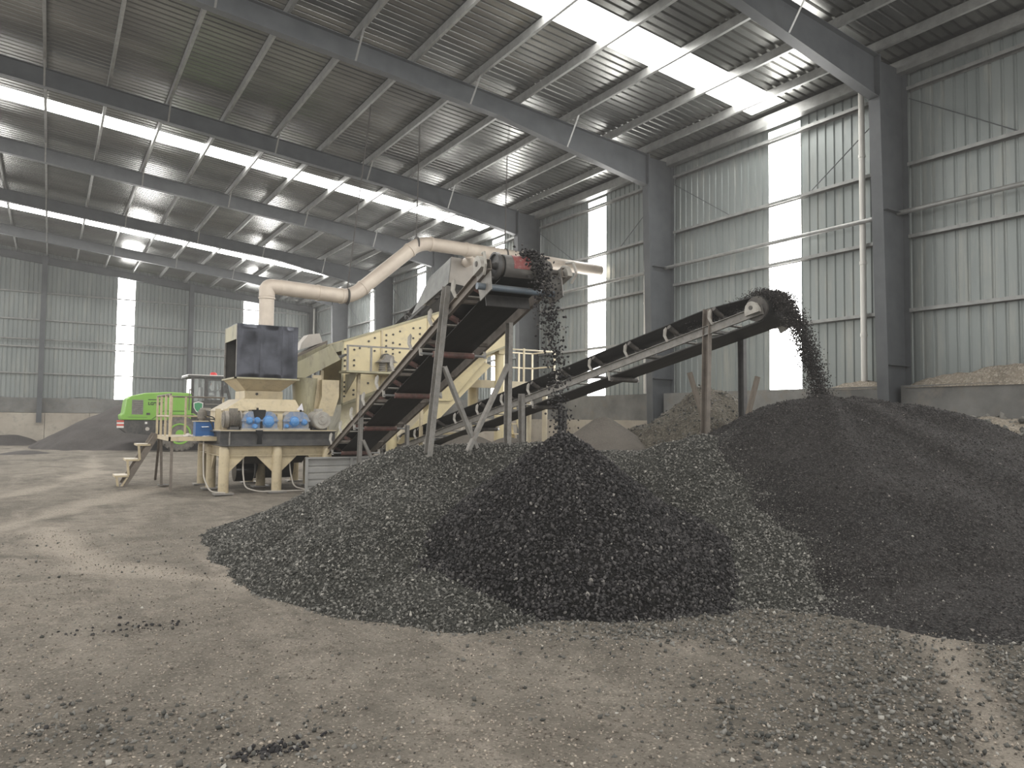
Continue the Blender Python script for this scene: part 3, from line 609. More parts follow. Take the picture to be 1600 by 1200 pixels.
def conveyor(name, label, head, tail, w, g, r, idler_step, idler0, ret, stringer, roller_m, bracket_m, side_h=.14, pulley_m='pulley', head_a=0.):
    F = Frame(head, tail); L = F.L
    base = F(-L/2, 0, 0); root = thing(name, label, 'conveyor', (base.x, base.y, 0), 'belt conveyors of the crushing plant')
    # belt: closed loop, troughed above, flat below
    st = []
    nS = 26
    for i in range(nS+1):
        a = -L+L*i/nS; k = min(1., max(0., (a+L)/1.0), max(0., -a/1.0)); st.append((a, r, 0, 1, k))
    for i in range(1, 10):
        th = PI/2-PI*i/10; st.append((r*math.cos(th), r*math.sin(th), math.cos(th), math.sin(th), 0))
    for i in range(nS+1):
        a = -L*i/nS; st.append((a, -r, 0, -1, 0))
    for i in range(1, 10):
        th = -PI/2-PI*i/10; st.append((-L+r*math.cos(th), r*math.sin(th), math.cos(th), math.sin(th), 0))
    bs = [-.5, -.36, -.2, 0, .2, .36, .5]; nb = len(bs); vs = []
    for off in (0., -.013):
        for a, c, na, nc, k in st:
            for b in bs:
                lift = k*max(0, abs(b)-.2)*w*.62; vs.append(F(a+na*off, b*w*(1-.06*k), c+nc*off+lift))
    n = len(st); fs = []; H = n*nb
    for i in range(n):
        j = (i+1) % n
        for q in range(nb-1):
            fs.append([i*nb+q, j*nb+q, j*nb+q+1, i*nb+q+1]); fs.append([H+i*nb+q, H+i*nb+q+1, H+j*nb+q+1, H+j*nb+q])
        for q in (0, nb-1): fs.append([i*nb+q, j*nb+q, H+j*nb+q, H+i*nb+q])
    MB().add(vs, fs).build('belt', 'belt', root, 50)
    for sg in (-1, 1):
        mb = MB(); mb.extrude(prof_c(.05, side_h, .008) if sg > 0 else [(-x, y) for x, y in prof_c(.05, side_h, .008)][::-1], F(-L-.15, sg*g, -side_h/2+.02), F(.12, sg*g, -side_h/2+.02), F.n)
        mb.build('side_channel', stringer, root)
    a = -.9
    while a > -L+.3:
        MB().bar(F(a, -g+.03, -side_h+.05), F(a, g-.03, -side_h+.05), .05, .05, F.n).build('cross_member', stringer, root); a -= 1.5
    # troughing idlers
    a = idler0; proto = None
    def P0(q): return q
    while a > -L+.35:
        if proto is None:
            mb = MB(); mb.bar(F(a, -g, .03), F(a, g, .03), .06, .02, F.n)
            for sg in (-1, 1):
                pr = [F(a, sg*(g+.03), .0), F(a-.025, sg*(g+.06), .12), F(a, sg*(g+.05), .23), F(a+.04, sg*(g+.02), .27), F(a+.035, sg*(g+.0), .235), F(a+.005, sg*(g+.02), .12), F(a+.03, sg*(g-.0), .0)]
                mb.prism(pr, F.s*sg*.012)
            f = mb.build('idler_frame', bracket_m, root)
            rl = []
            rl.append(MB().cyl(F(a, -w*.19, r-.062), F(a, w*.19, r-.062), .045, n=14).build('idler_roller', roller_m, root, 40))
            for sg in (-1, 1):
                rl.append(MB().cyl(F(a+.04, sg*w*.22, r-.055), F(a+.04, sg*(w*.5+.015), r-.055+w*.28*.62), .045, n=14).build('idler_roller', roller_m, root, 40))
            proto = (a, [f]+rl)
        else:
            for x in proto[1]:
                c = x.copy(); COL.objects.link(c); c.parent = root; c.location = F.t*(a-proto[0])
        a -= idler_step
    # return rollers
    for k, a in enumerate(ret):
        MB().cyl(F(a, -w/2-.02, -r-.055), F(a, w/2+.02, -r-.055), .05, n=14).build('return_roller', roller_m, root, 40)
        for sg in (-1, 1):
            hb = MB().bar(F(a, sg*(g+.01), -.1), F(a, sg*(g+.01), -r-.09), .05, .012, F.t).build('roller_hanger', bracket_m, root)
        MB().cyl(F(a, -g-.02, -r-.055), F(a, g+.02, -r-.055), .02, n=8).build('roller_shaft', 'chrome', root, 40)
    # pulleys with bearings
    for nm, a, m in (('head_pulley', 0, pulley_m), ('tail_pulley', -L, 'rollerdark')):
        MB().cyl(F(a, -w/2-.04, 0), F(a, w/2+.04, 0), r-.015, n=28).build(nm, m, root, 40)
        MB().cyl(F(a, -g-.13, 0), F(a, g+.13, 0), .035, n=12).build('pulley_shaft', 'rollerdark', root, 40)
        for sg in (-1, 1):
            mb = MB(); b0 = sg*(g+.05)
            mb.prism([F(a-.13, b0, -.1), F(a+.13, b0, -.1), F(a+.13, b0, -.03), F(a+.09, b0, .06), F(a+.03, b0, .1), F(a-.03, b0, .1), F(a-.09, b0, .06), F(a-.13, b0, -.03)], F.s*sg*.07)
            mb.build('bearing_block', bracket_m if a == 0 else 'rollerdark', root)
    return F, root

# steep conveyor that feeds the dark pointed heap
FA, A = conveyor('belt_conveyor', 'steep black belt conveyor dropping coarse stones onto the dark pointed heap', (5.12, 8.0, 3.63), (6.2, 17.9, .68), .64, .53, .15, 1.0, -1.0, [-2.6, -4.7, -6.9, -9.0], 'brownsteel', 'roller', 'bracket', pulley_m='rollerdark')
# parts at its head
MB().cyl(FA(-.16, -.6, -.24), FA(-.12, .62, -.24), .045, n=16).build('cross_pipe', 'bluepipe', A, 40)
for sg in (-1, 1):
    MB().prism([FA(-.3, sg*.5, -.36), FA(.06, sg*.5, -.36), FA(.1, sg*.5, .02), FA(-.34, sg*.5, .05)], FA.s*sg*.014).build('head_plate', 'greysteel', A)
    MB().tube([FA(.1, sg*.6, .1), FA(.22, sg*.63, .05), FA(.24, sg*.64, -.12), FA(.12, sg*.62, -.2)], .018, 8).build('guard_loop', 'bracket', A, 40)
MB().lathe(FA(0, .37, 0), FA.s, [(0, .175), (.05, .175), (.05, .15), (.02, .14), (.02, .05), (.06, .04)], 28).build('pulley_rim', 'darkframe', A, 40)
MB().bar(FA(-.5, -.3, -.24), FA(-.5, .34, -.24), .16, .02, FA.t).build('belt_scraper', 'darkframe', A)
def patch(b0, b1, a0, a1, m, off, nm):
    n = 10; vs = []
    for k in range(2):
        for i in range(n+1):
            th = math.radians(a0+(a1-a0)*i/n); r = .15+off+.004*k
            for b in (b0, b1): vs.append(FA(r*math.cos(th), b, r*math.sin(th)))
    H = 2*(n+1); fs = []
    for i in range(n): fs += [[2*i, 2*i+1, 2*i+3, 2*i+2], [H+2*i, H+2*i+2, H+2*i+3, H+2*i+1], [2*i, 2*i+2, H+2*i+2, H+2*i], [2*i+1, H+2*i+1, H+2*i+3, 2*i+3]]
    fs += [[0, H, H+1, 1], [2*n, 2*n+1, H+2*n+1, H+2*n]]
    MB().add(vs, fs).build(nm, m, A, 60)
patch(-.31, .31, 78, -80, 'beltworn', .001, 'worn_belt_face'); patch(-.04, .2, 50, -30, 'pulley', .006, 'red_belt_patch')
def leg(root, p0, p1, w=.11, m='greysteel', up=(0, 1, 0), name='support_leg'):
    MB().extrude(prof_c(w*.6, w, .01), p0, p1, up).build(name, m, root)
leg(A, (4.48, 9.45, .9), (4.68, 9.3, 3.55), .13); leg(A, (5.74, 9.35, 1.0), (5.72, 9.3, 3.12), .11)
leg(A, (4.66, 9.3, 2.42), (5.35, 9.35, 1.0), .085, name='brace'); leg(A, (5.7, 9.28, 2.5), (4.92, 9.3, .98), .085, name='brace')
leg(A, (5.25, 14.2, 0), (5.28, 14.15, 2.15), .11); leg(A, (6.28, 14.2, 0), (6.27, 14.15, 1.55), .1)
leg(A, (5.3, 14.1, 1.25), (5.95, 14.1, .0), .08, name='brace')
leg(A, (5.68, 17.4, 0), (5.68, 17.4, 1.2), .1); leg(A, (6.62, 17.3, 0), (6.6, 17.3, .8), .09)
MB().box(5.95, 6.45, 17.55, 18.1, .0, .34).build('tail_stand', 'darkframe', A)

# gentle long conveyor that feeds the big dark mound
FB, Bc = conveyor('belt_conveyor', 'long gentle belt conveyor dropping fine dark aggregate onto the large mound', (10.0, 8.1, 3.52), (8.72, 20.4, .72), .66, .4, .22, 1.0, -.85, [-3.4, -5.8, -8.2, -10.4], 'greysteel', 'rollerdark', 'bracket', .15, 'rollerdark')
leg(Bc, (9.5, 9.05, .9), (9.52, 9.0, 3.62), .14, 'brownsteel'); leg(Bc, (10.34, 8.95, 1.2), (10.32, 8.95, 3.2), .13, 'darkframe')
leg(Bc, (9.2, 12.75, .6), (9.2, 12.7, 1.9), .1, 'darkframe'); leg(Bc, (8.72, 13.6, .7), (8.7, 13.6, 2.25), .14, 'greysteel'); leg(Bc, (9.66, 13.5, .6), (9.66, 13.5, 2.1), .1, 'darkframe')
leg(Bc, (8.25, 18.6, 0), (8.25, 18.6, 1.15), .1, 'greysteel'); leg(Bc, (9.3, 18.6, 0), (9.3, 18.6, 1.15), .1, 'greysteel')
MB().prism([FB(-.16, -.44, -.3), FB(.1, -.44, -.22), FB(.14, -.44, .12), FB(-.05, -.44, .2), FB(-.22, -.44, .02)], FB.s*-.05).build('bearing_cover', 'bracket', Bc)
for xx, (p, q) in enumerate((((9.72, 9.62, 2.57), (9.98, 9.44, 1.5)), ((10.14, 8.46, 2.46), (9.94, 8.6, 1.5)))):
    o = MB().bar(p, q, .09, .045, (0, 1, 0)).build('timber_prop', 'wood'); tag(o, ('leaning timber prop crossing the pale conveyor post on the earth heap', 'slanting timber prop before the dark far conveyor post')[xx], 'prop', 'timber props at the gentle conveyor head')

# recirculating conveyor behind the screen, under a sheet hood
FC, Cc = conveyor('belt_conveyor', 'dark belt conveyor rising behind the yellow screen to the sheet metal hood', (10.9, 20.9, 5.95), (10.1, 35.5, 1.2), .65, .42, .2, 1.2, -1.6, [-4, -8, -12], 'darkframe', 'rollerdark', 'darkframe', .16, 'rollerdark')
for y in (24.5, 30.): leg(Cc, (FC(-(y-20.9)*1.05, 0, 0).x-.4, y, 0), (FC(-(y-20.9)*1.05, 0, 0).x-.4, y, 5.9-(y-20.9)*.32), .13, 'darkframe'); leg(Cc, (FC(-(y-20.9)*1.05, 0, 0).x+.4, y, 0), (FC(-(y-20.9)*1.05, 0, 0).x+.4, y, 5.9-(y-20.9)*.32), .13, 'darkframe')
hood = thing('dust_hood', 'dented pale sheet hood over the conveyor head behind the yellow screen', 'hood', (10.9, 20.9, 5.9))
MB().shell([(10.25, 20.2, 5.85), (11.75, 20.2, 5.7), (11.75, 22.2, 5.4), (10.25, 22.2, 5.4)], [(10.45, 20.45, 6.7), (11.55, 20.45, 6.66), (11.5, 21.9, 6.3), (10.45, 21.9, 6.3)], .015).build('hood_skirt', 'hood', hood)
MB().prism([(10.45, 20.45, 6.7), (11.55, 20.45, 6.66), (11.5, 21.9, 6.3), (10.45, 21.9, 6.3)], (0, 0, .012)).build('hood_top', 'hood', hood)
MB().prism([(10.24, 20.22, 5.82), (10.44, 20.45, 6.68), (10.4, 21.9, 6.28), (10.1, 22.6, 5.1)], (-.012, 0, 0)).build('side_apron', 'purlin', hood)

# ------------------------------------------------------------------ falling material
def stream(name, pts, width, n, rlo, rhi, m, label, pw=1.8, wmul=None):
    pts = np.array(pts); k = len(pts); t = RNG.random(n)*(k-1); i = np.minimum(t.astype(int), k-2); f = t-i
    P = pts[i]*(1-f)[:, None]+pts[i+1]*f[:, None]
    ws = np.array(width)[i]*(1-f)+np.array(width)[i+1]*f
    P = P+np.stack([RNG.normal(0, 1, n)*ws, RNG.normal(0, .5, n)*ws, RNG.normal(0, .03, n)], -1)
    ev, ef, et = stones(P, RNG.uniform(rlo, rhi, n), True, .6, pw)
    o = link(name, mesh_np(name, ev, [ef], None, et), m); tag(o, label, 'falling stone', None, 'stuff'); return o
def fall(p, v, z_end, n=14):
    out = []; T = (v[2]+math.sqrt(v[2]**2+2*9.8*(p[2]-z_end)))/9.8
    for i in range(n+1):
        t = T*i/n; out.append((p[0]+v[0]*t, p[1]+v[1]*t, p[2]+v[2]*t-4.9*t*t))
    return out
pa = [tuple(FA(-.3, -.05, .19)), tuple(FA(-.1, -.05, .2))]+fall(tuple(FA(.08, -.05, .19)), (.3, -.75, .2), 1.5)
stream('falling_stones', pa, [.05, .06]+[.06+.03*min(i, 4)/4 for i in range(15)], 1500, .008, .02, 'dark_stone', 'loose black stones falling from the steep conveyor head', 2.2)
pb = [tuple(FB(-1.6, 0, .23)), tuple(FB(-.8, 0, .25)), tuple(FB(-.25, 0, .27))]+fall(tuple(FB(.0, 0, .28)), (-.05, -1.62, .4), 2.1)
stream('falling_aggregate', pb, [.1, .12, .14]+[.15]*5+[.12]*10, 20000, .005, .0115, 'fine_stone', 'dense curved stream of dark aggregate pouring off the gentle conveyor', 2.4)

# ------------------------------------------------------------------ cream dust duct and its hangers
duct = thing('dust_duct', 'cream painted dust extraction duct bending above the machines to the side wall', 'duct', (4.4, 18.4, 3.8))
MB().tube([(4.4, 18.4, 3.8), (4.4, 18.4, 4.62)], .175, 24).build('duct_riser', 'duct', duct, 40)
MB().tube(fillet([(4.4, 18.4, 4.6), (4.4, 18.4, 4.86), (4.75, 18.4, 4.86)], .22), .185, 24).build('duct_elbow', 'duct', duct, 40)
MB().tube(fillet([(4.7, 18.4, 4.86), (6.62, 18.7, 4.84), (8.6, 18.8, 6.58), (11., 18.9, 6.6), (15.3, 19.2, 6.62)], .35), .19, 24).build('duct_run', 'duct', duct, 40)
for p, d in (((5.7, 18.56, 4.85), (1, .15, 0)), ((6.35, 18.66, 4.845), (1, .15, 0)), ((6.95, 18.72, 5.13), (.75, .04, .66)), ((8.3, 18.78, 6.32), (.75, .04, .66)), ((8.95, 18.81, 6.585), (1, 0, 0)), ((10.1, 18.87, 6.595), (1, .02, 0)), ((12.3, 19., 6.605), (1, .05, 0))):
    MB().lathe(p, d, [(-.03, .19), (-.03, .206), (.03, .206), (.03, .19)], 24).build('duct_flange', 'duct', duct, 40)
MB().lathe((4.4, 18.4, 4.56), (0, 0, 1), [(-.02, .176), (-.02, .196), (.02, .196), (.02, .176)], 24).build('duct_flange', 'duct', duct, 40)
MB().tube(fillet([(10.2, 18.88, 6.5), (10.6, 19.4, 6.45), (11., 20.6, 6.6)], .3), .15, 20).build('branch_duct', 'duct', duct, 40)
for (x0, y0, z0), (x1, y1, z1), lb in (((6.5, 18.65, 5.03), (7.05, 18.65, 10.08), 'long wire hanger holding the low bend of the cream duct'),
        ((8.5, 18.8, 6.7), (8.55, 18.8, 9.9), 'thin wire hanger above the upper bend of the cream duct'), ((11.46, 18.93, 6.79), (11.5, 18.93, 9.62), 'dark hanger rod above the steep conveyor head')):
    h = MB().tube([(x0, y0, z0), (x1, y1, z1)], .016, 8)
    h.lathe((x0, y0, z0-.19), (1, 0, 0), [(-.02, .195), (-.02, .215), (.02, .215), (.02, .195)], 20)
    tag(h.build('duct_hanger', 'rope', None, 40), lb, 'hanger', 'hangers of the cream duct')

# ------------------------------------------------------------------ roller crusher
cr = thing('roller_crusher', 'beige roller crusher with blue gearboxes on a raised frame with round legs', 'crusher', (4.4, 18.4, 0))
lp = None
for y in (17.15, 18.65, 19.85):
    for x in (3.28, 4.42, 5.57):
        if lp is None:
            mb = MB(); mb.lathe((x, y, 0), (0, 0, 1), [(0, .11), (.95, .11), (1.0, .1), (1.035, .07), (1.05, .03)], 20); lp = (x, y, mb.build('leg', 'beige', cr, 50))
            fp = MB().box(x-.2, x+.2, y-.16, y+.16, -.01, .025).build('foot_plate', 'greysteel', cr)
        else:
            for s in (lp[2], fp):
                c = s.copy(); COL.objects.link(c); c.parent = cr; c.location = (x-lp[0], y-lp[1], 0)
for y in (17.2, 19.85): MB().extrude(prof_i(.14, .22, .02, .02), (3.2, y, .92), (5.68, y, .92)).build('lower_beam', 'beige', cr)
for x in (3.28, 5.57): MB().extrude(prof_i(.14, .22, .02, .02), (x, 17.2, .92), (x, 19.85, .92)).build('lower_beam', 'beige', cr)
for x, s in ((3.38, 1), (4.32, -1), (4.52, 1), (5.47, -1)):
    MB().prism([(x, 17.16, .82), (x+s*.36, 17.16, .82), (x, 17.16, .46)], (0, .05, 0)).build('gusset', 'beige', cr)
for y, s in ((17.3, 1), (18.5, -1), (18.8, 1)):
    MB().prism([(3.26, y, .82), (3.26, y+s*.36, .82), (3.26, y, .46)], (.05, 0, 0)).build('gusset', 'beige', cr)
for y in (17.12, 19.8): MB().extrude(prof_i(.2, .33, .02, .02), (3.17, y, 1.205), (5.74, y, 1.205)).build('machine_beam', 'darkframe', cr)
for x in (3.27, 5.66): MB().extrude(prof_i(.2, .32, .02, .02), (x, 17.23, 1.205), (x, 19.7, 1.205)).build('machine_beam', 'darkframe', cr)
MB().box(3.17, 5.74, 17.02, 17.9, 1.372, 1.39).build('deck_plate', 'beige', cr)
MB().box(3.35, 3.37, 17.024, 17.11, 1.06, 1.35).build('web_stiffener', 'greysteel', cr)
# housing, throat
MB().box(3.38, 5.1, 17.75, 19.5, 1.38, 1.83).build('lower_housing', 'beige', cr)
MB().frustum([(3.34, 17.72, 1.82), (5.12, 17.72, 1.82), (5.12, 19.55, 1.82), (3.34, 19.55, 1.82)], [(3.76, 17.8, 2.1), (4.98, 17.8, 2.1), (4.98, 19.3, 2.1), (3.76, 19.3, 2.1)]).build('upper_housing', 'beige', cr)
MB().box(3.85, 4.72, 17.95, 19.0, 2.1, 2.29).build('feed_throat', 'beige', cr)
MB().cyl((4.12, 17.95, 2.22), (4.12, 17.93, 2.22), .03, n=12).build('port', 'darkhole', cr)
MB().prism([(3.95, 17.755, 1.9), (4.18, 17.755, 1.9), (4.18, 17.79, 2.02), (3.95, 17.79, 2.02)], (0, -.004, 0)).build('paper_label', 'paper', cr)
MB().prism([(3.98, 17.735, 1.835), (4.3, 17.735, 1.835), (4.28, 17.755, 1.9), (3.98, 17.755, 1.9)], (0, -.004, 0)).build('paper_label', 'paper', cr)
MB().prism([(5.0, 17.74, 1.86), (5.16, 17.72, 1.84), (5.12, 17.74, 2.02)], (0, -.01, 0)).build('paper_label', 'paper', cr)
for x in (3.12, 3.3): MB().extrude(prof_c(.1, .12, .012), (x+.12, 17.75, 1.38), (x+.12, 17.75, 1.86), (0, 1, 0)).build('side_post', 'beige', cr)
# gearboxes and motors
def gearbox(x0, x1, caps, nm):
    g = MB(); zb = 1.39; xm = (x0+x1)/2
    g.prism([(x0, 17.2, zb), (x1, 17.2, zb), (x1, 17.2, 1.66), (x1-.06, 17.2, 1.76), (x1-.14, 17.2, 1.81), (x0+.14, 17.2, 1.81), (x0+.05, 17.2, 1.74), (x0, 17.2, 1.64)], (0, .42, 0))
    b = g.build(nm, 'blue', cr)
    MB().box(x0-.02, x1+.02, 17.17, 17.64, 1.585, 1.625).build('split_flange', 'blue', b)
    MB().box(x0-.02, x1+.02, 17.16, 17.64, zb, zb+.04).build('gearbox_foot', 'motorgrey', b)
    for x, z, r in caps: MB().lathe((x, 17.21, z), (0, -1, 0), [(0, r*1.08), (.035, r*1.08), (.035, r*.9), (.08, r*.85), (.1, r*.55)], 24).build('bearing_cap', 'bluecap', b, 35)
    return b
g1 = gearbox(3.66, 4.42, [(3.8, 1.6, .075), (3.97, 1.605, .07), (4.22, 1.585, .125), (3.92, 1.47, .06)], 'gearbox')
g2 = gearbox(4.56, 5.14, [(4.8, 1.585, .11), (5.03, 1.57, .07), (4.63, 1.48, .045)], 'gearbox')
MB().box(3.86, 4.16, 17.22, 17.58, 1.81, 1.845).build('oil_soaked_lid', 'oil', g1); MB().cyl((4.02, 17.4, 1.84), (4.02, 17.4, 1.89), .025, n=10).build('breather', 'oil', g1)
MB().prism([(3.88, 17.195, 1.82), (4.16, 17.195, 1.82), (4.13, 17.195, 1.65), (4.08, 17.195, 1.56), (4.1, 17.195, 1.41), (4.04, 17.195, 1.4), (4.03, 17.195, 1.6), (3.93, 17.195, 1.63), (3.9, 17.195, 1.7)], (0, -.008, 0)).build('oil_stain', 'oil', g1)
MB().prism([(3.9, 17.018, 1.39), (4.06, 17.018, 1.39), (4.04, 17.018, 1.2), (4.05, 17.018, 1.08), (3.93, 17.018, 1.08), (3.95, 17.018, 1.25)], (0, -.004, 0)).build('oil_stain', 'oil', cr)
MB().cyl((5.0, 17.4, 1.81), (5.0, 17.4, 1.86), .025, n=10).build('breather', 'oil', g2)
def motor(p, ax, R, L, m, nm='motor'):
    ax = V(ax).normalized(); mb = MB()
    prof = [(0, R*.5), (.01, R*.94), (L*.24, R*.98), (L*.25, R*.86)]
    k = 9
    for i in range(k): t = L*.25+L*.6*i/k; prof += [(t, R*.84), (t+.01, R*.93), (t+L*.6/k*.5, R*.93), (t+L*.6/k*.5+.01, R*.84)]
    prof += [(L*.86, R*.84), (L*.87, R), (L*.97, R), (L*.98, R*.4), (L, R*.12)]
    mb.lathe(p, ax, prof, 32); o = mb.build(nm, m, cr, 30); p = V(p)
    MB().lathe(p-ax*.0, -ax, [(0, R*.9), (.012, R*.86), (.012, R*.5), (.02, R*.46), (.02, R*.18), (.028, R*.14)], 32).build('fan_grille', m, o, 30)
    side = ax.cross(V((0, 0, 1))).normalized()
    a = p+ax*L*.3; b = p+ax*L*.8
    MB().box(min(a.x, b.x)-R*.8*abs(side.x), max(a.x, b.x)+R*.8*abs(side.x), min(a.y, b.y)-R*.8*abs(side.y), max(a.y, b.y)+R*.8*abs(side.y), 1.39, p.z-R*.8).build('motor_foot', 'darkframe', o)
    c = p+ax*L*.55+V((0, 0, R)); MB().box(c.x-.08, c.x+.08, c.y-.08, c.y+.08, c.z-.04, c.z+.05).build('terminal_box', m, o)
    return o
motor((5.43, 17.12, 1.62), (0, 1, 0), .22, .6, 'motorgrey'); motor((3.3, 17.45, 1.62), (1, 0, 0), .2, .38, 'motordark')
MB().box(4.43, 4.55, 17.25, 17.5, 1.39, 1.75).build('coupling_guard', 'beige', cr)
# hydraulics / dark drive parts under the frame
MB().cyl((3.75, 18.4, .42), (4.15, 18.4, .42), .26, n=24).build('under_drive', 'oil', cr, 40)
MB().cyl((4.3, 18.9, .5), (5.2, 18.9, .5), .32, n=24).build('under_roll', 'darkhole', cr, 40)
MB().frustum([(3.6, 17.9, .6), (5.2, 17.9, .6), (5.2, 19.3, .6), (3.6, 19.3, .6)], [(3.4, 17.6, 1.06), (5.4, 17.6, 1.06), (5.4, 19.6, 1.06), (3.4, 19.6, 1.06)]).build('discharge_chute', 'darkhole', cr)
for pts in (((3.72, 17.3, .95), (3.7, 17.25, .5), (3.72, 17.1, .12), (4.0, 17.05, .03), (4.6, 17.05, .02), (5.3, 17.05, .02)), ((4.72, 17.3, .85), (4.75, 17.22, .4), (4.8, 17.1, .1), (5.1, 17.06, .03)), ((3.0, 18.05, 1.15), (2.95, 17.7, .7), (2.9, 17.3, .35), (3.0, 17.1, .06), (3.3, 17.0, .03))):
    MB().tube(fillet(pts, .12), .017, 8).build('hose', 'cable', cr, 40)

# feed hopper: black sheet box on a beige funnel
hp = thing('feed_hopper', 'black sheet metal hopper box on a beige funnel above the crusher', 'hopper', (4.25, 18.3, 2.29))
MB().shell([(3.87, 17.98, 2.29), (4.68, 17.98, 2.29), (4.68, 18.95, 2.29), (3.87, 18.95, 2.29)], [(3.56, 17.58, 2.56), (4.97, 17.58, 2.56), (4.97, 19.0, 2.56), (3.56, 19.0, 2.56)], .012).build('funnel', 'beige', hp)
MB().box(3.53, 5.0, 17.55, 17.6, 2.55, 2.585).build('rim_angle', 'stained', hp); MB().box(3.53, 3.58, 17.55, 19.02, 2.55, 2.585).build('rim_angle', 'stained', hp)
def dented(x0, x1, y, z0, z1, seed):
    xs = np.linspace(x0, x1, 46); zs = np.linspace(z0, z1, 42); X, Z = np.meshgrid(xs, zs)
    ex = np.clip(np.minimum(X-x0, x1-X)/.12, 0, 1)*np.clip(np.minimum(Z-z0, z1-Z)/.1, 0, 1)
    Yd = y-(fbm(X, Z, 1.3, seed, 2)*.1+fbm(X, Z, .8, seed+9, 1)*.1)*ex
    vs = np.stack([X, Yd, Z], -1).reshape(-1, 3); vs = np.concatenate([vs, np.stack([X, Yd+.012, Z], -1).reshape(-1, 3)])
    n = 46; i = np.arange(46*42).reshape(42, 46); q = np.stack([i[:-1, :-1], i[:-1, 1:], i[1:, 1:], i[1:, :-1]], -1).reshape(-1, 4); m2 = 46*42
    mb = MB(); mb.add([tuple(v) for v in vs], [list(f) for f in q]+[[a+m2 for a in f[::-1]] for f in q]); return mb
for x0, x1, sd in ((3.575, 4.08, 61), (4.085, 4.585, 64), (4.59, 4.95, 67)): dented(x0, x1, 17.59, 2.57, 3.8, sd).build('front_sheet', 'blacksheet', hp, 60)
MB().box(4.94, 4.955, 17.6, 18.98, 2.57, 3.8).build('side_sheet', 'blacksheet', hp); MB().box(3.57, 4.955, 18.97, 18.985, 2.57, 3.8).build('rear_sheet', 'darkhole', hp)
MB().box(3.57, 4.955, 17.6, 18.985, 3.8, 3.812).build('top_sheet', 'blacksheet', hp); MB().box(3.572, 3.588, 17.6, 18.97, 3.46, 3.8).build('side_fascia', 'stained', hp)
for y in (17.6, 18.94): MB().box(3.565, 3.6, y, y+.035, 2.57, 3.8).build('corner_angle', 'greysteel', hp)

# ------------------------------------------------------------------ operator platform, stair, hydraulic unit
pl = thing('work_platform', 'beige work platform with railings beside the crusher', 'platform', (2.8, 19.2, 0))
MB().box(2.28, 3.36, 17.95, 20.5, 1.17, 1.215).build('deck', 'beige', pl)
MB().box(2.26, 3.38, 17.93, 17.97, 1.13, 1.225).build('edge_angle', 'beige', pl); MB().box(2.26, 2.3, 17.93, 20.5, 1.13, 1.225).build('edge_angle', 'beige', pl)
for p, q in (((2.34, 18.05, 0), (2.34, 18.05, 1.17)), ((2.38, 19.95, 0), (2.34, 19.95, 1.17)), ((2.46, 21.9, 0), (2.36, 20.45, 1.17)), ((3.3, 18.05, 0), (3.3, 20.4, 0))):
    if q[2] > 0: MB().extrude(prof_l(.06, .06, .012), p, q, (0, 1, 0)).build('leg', 'brownsteel', pl)
MB().box(2.3, 2.55, 19.85, 20.05, 0, .015).build('foot_plate', 'darkframe', pl)
for x, y in ((2.3, 18.15), (2.3, 18.9), (2.3, 19.7), (2.3, 20.45), (2.62, 20.45), (2.95, 20.45)): MB().bar((x, y, 1.215), (x, y, 2.17), .045, .045).build('railing_post', 'beige', pl)
for z in (1.68, 2.17): MB().tube([(2.3, 18.1, z), (2.3, 20.45, z), (3.9, 20.45, z)], .022, 8).build('rail', 'brownsteel' if z > 2 else 'beige', pl, 40)
MB().bar((3.85, 20.45, 1.1), (3.85, 20.45, 2.17), .045, .045).build('railing_post', 'beige', pl)
st = thing('access_stair', 'small beige access stair with three treads leading up to the work platform', 'stair', (1.8, 20.3, 0))
for y in (20.0, 20.62): MB().bar((1.58, y, .02), (2.26, y, 1.24), .03, .13, (0, 0, 1)).build('stringer', 'brownsteel', st)
for k, (x, z) in enumerate(((1.52, .24), (1.74, .62), (1.97, .98))):
    MB().box(x-.15, x+.15, 19.96, 20.66, z-.025, z+.02).build('tread', 'beige', st)
    MB().prism([(x-.13, 19.97, z-.02), (x-.08, 19.97, z-.02), (x-.05, 19.97, z-.36 if k else 0), (x-.1, 19.97, z-.36 if k else 0)], (0, .04, 0)).build('tread_bracket', 'beige', st)
MB().prism([(1.66, 19.97, .2), (1.62, 19.97, .2), (1.5, 19.97, .0), (1.55, 19.97, .0)], (0, .04, 0)).build('tread_bracket', 'beige', st)
hu = thing('hydraulic_unit', 'blue hydraulic oil tank with a small dusty motor on the work platform', 'hydraulic unit', (3.05, 18.45, 1.216))
MB().box(2.86, 3.26, 18.28, 18.62, 1.23, 1.56).build('tank', 'boxblue', hu); MB().box(2.84, 3.28, 18.26, 18.64, 1.56, 1.58).build('tank_lid', 'beige', hu)
MB().tube(fillet([(2.98, 18.27, 1.44), (2.98, 18.23, 1.44), (3.14, 18.23, 1.44), (3.14, 18.27, 1.44)], .02), .01, 6).build('handle', 'chrome', hu, 40)
MB().lathe((3.02, 18.45, 1.58), (0, 0, 1), [(0, .07), (.05, .07), (.05, .1), (.2, .105), (.2, .09), (.26, .08)], 20).build('pump_motor', 'motordark', hu, 35)
MB().box(2.98, 3.2, 18.4, 18.5, 1.82, 1.88).build('valve_block', 'motorgrey', hu)
for pts in (((3.12, 18.4, 1.7), (3.25, 18.2, 1.66), (3.32, 18.15, 1.4), (3.3, 18.2, 1.25)), ((3.1, 18.4, 1.62), (3.3, 18.3, 1.62), (3.36, 18.25, 1.35), (3.34, 18.3, 1.24)), ((3.05, 18.3, 1.68), (3.18, 18.18, 1.55), (3.24, 18.14, 1.3))):
    MB().tube(fillet(pts, .1), .014, 8).build('hose', 'hose', hu, 40)
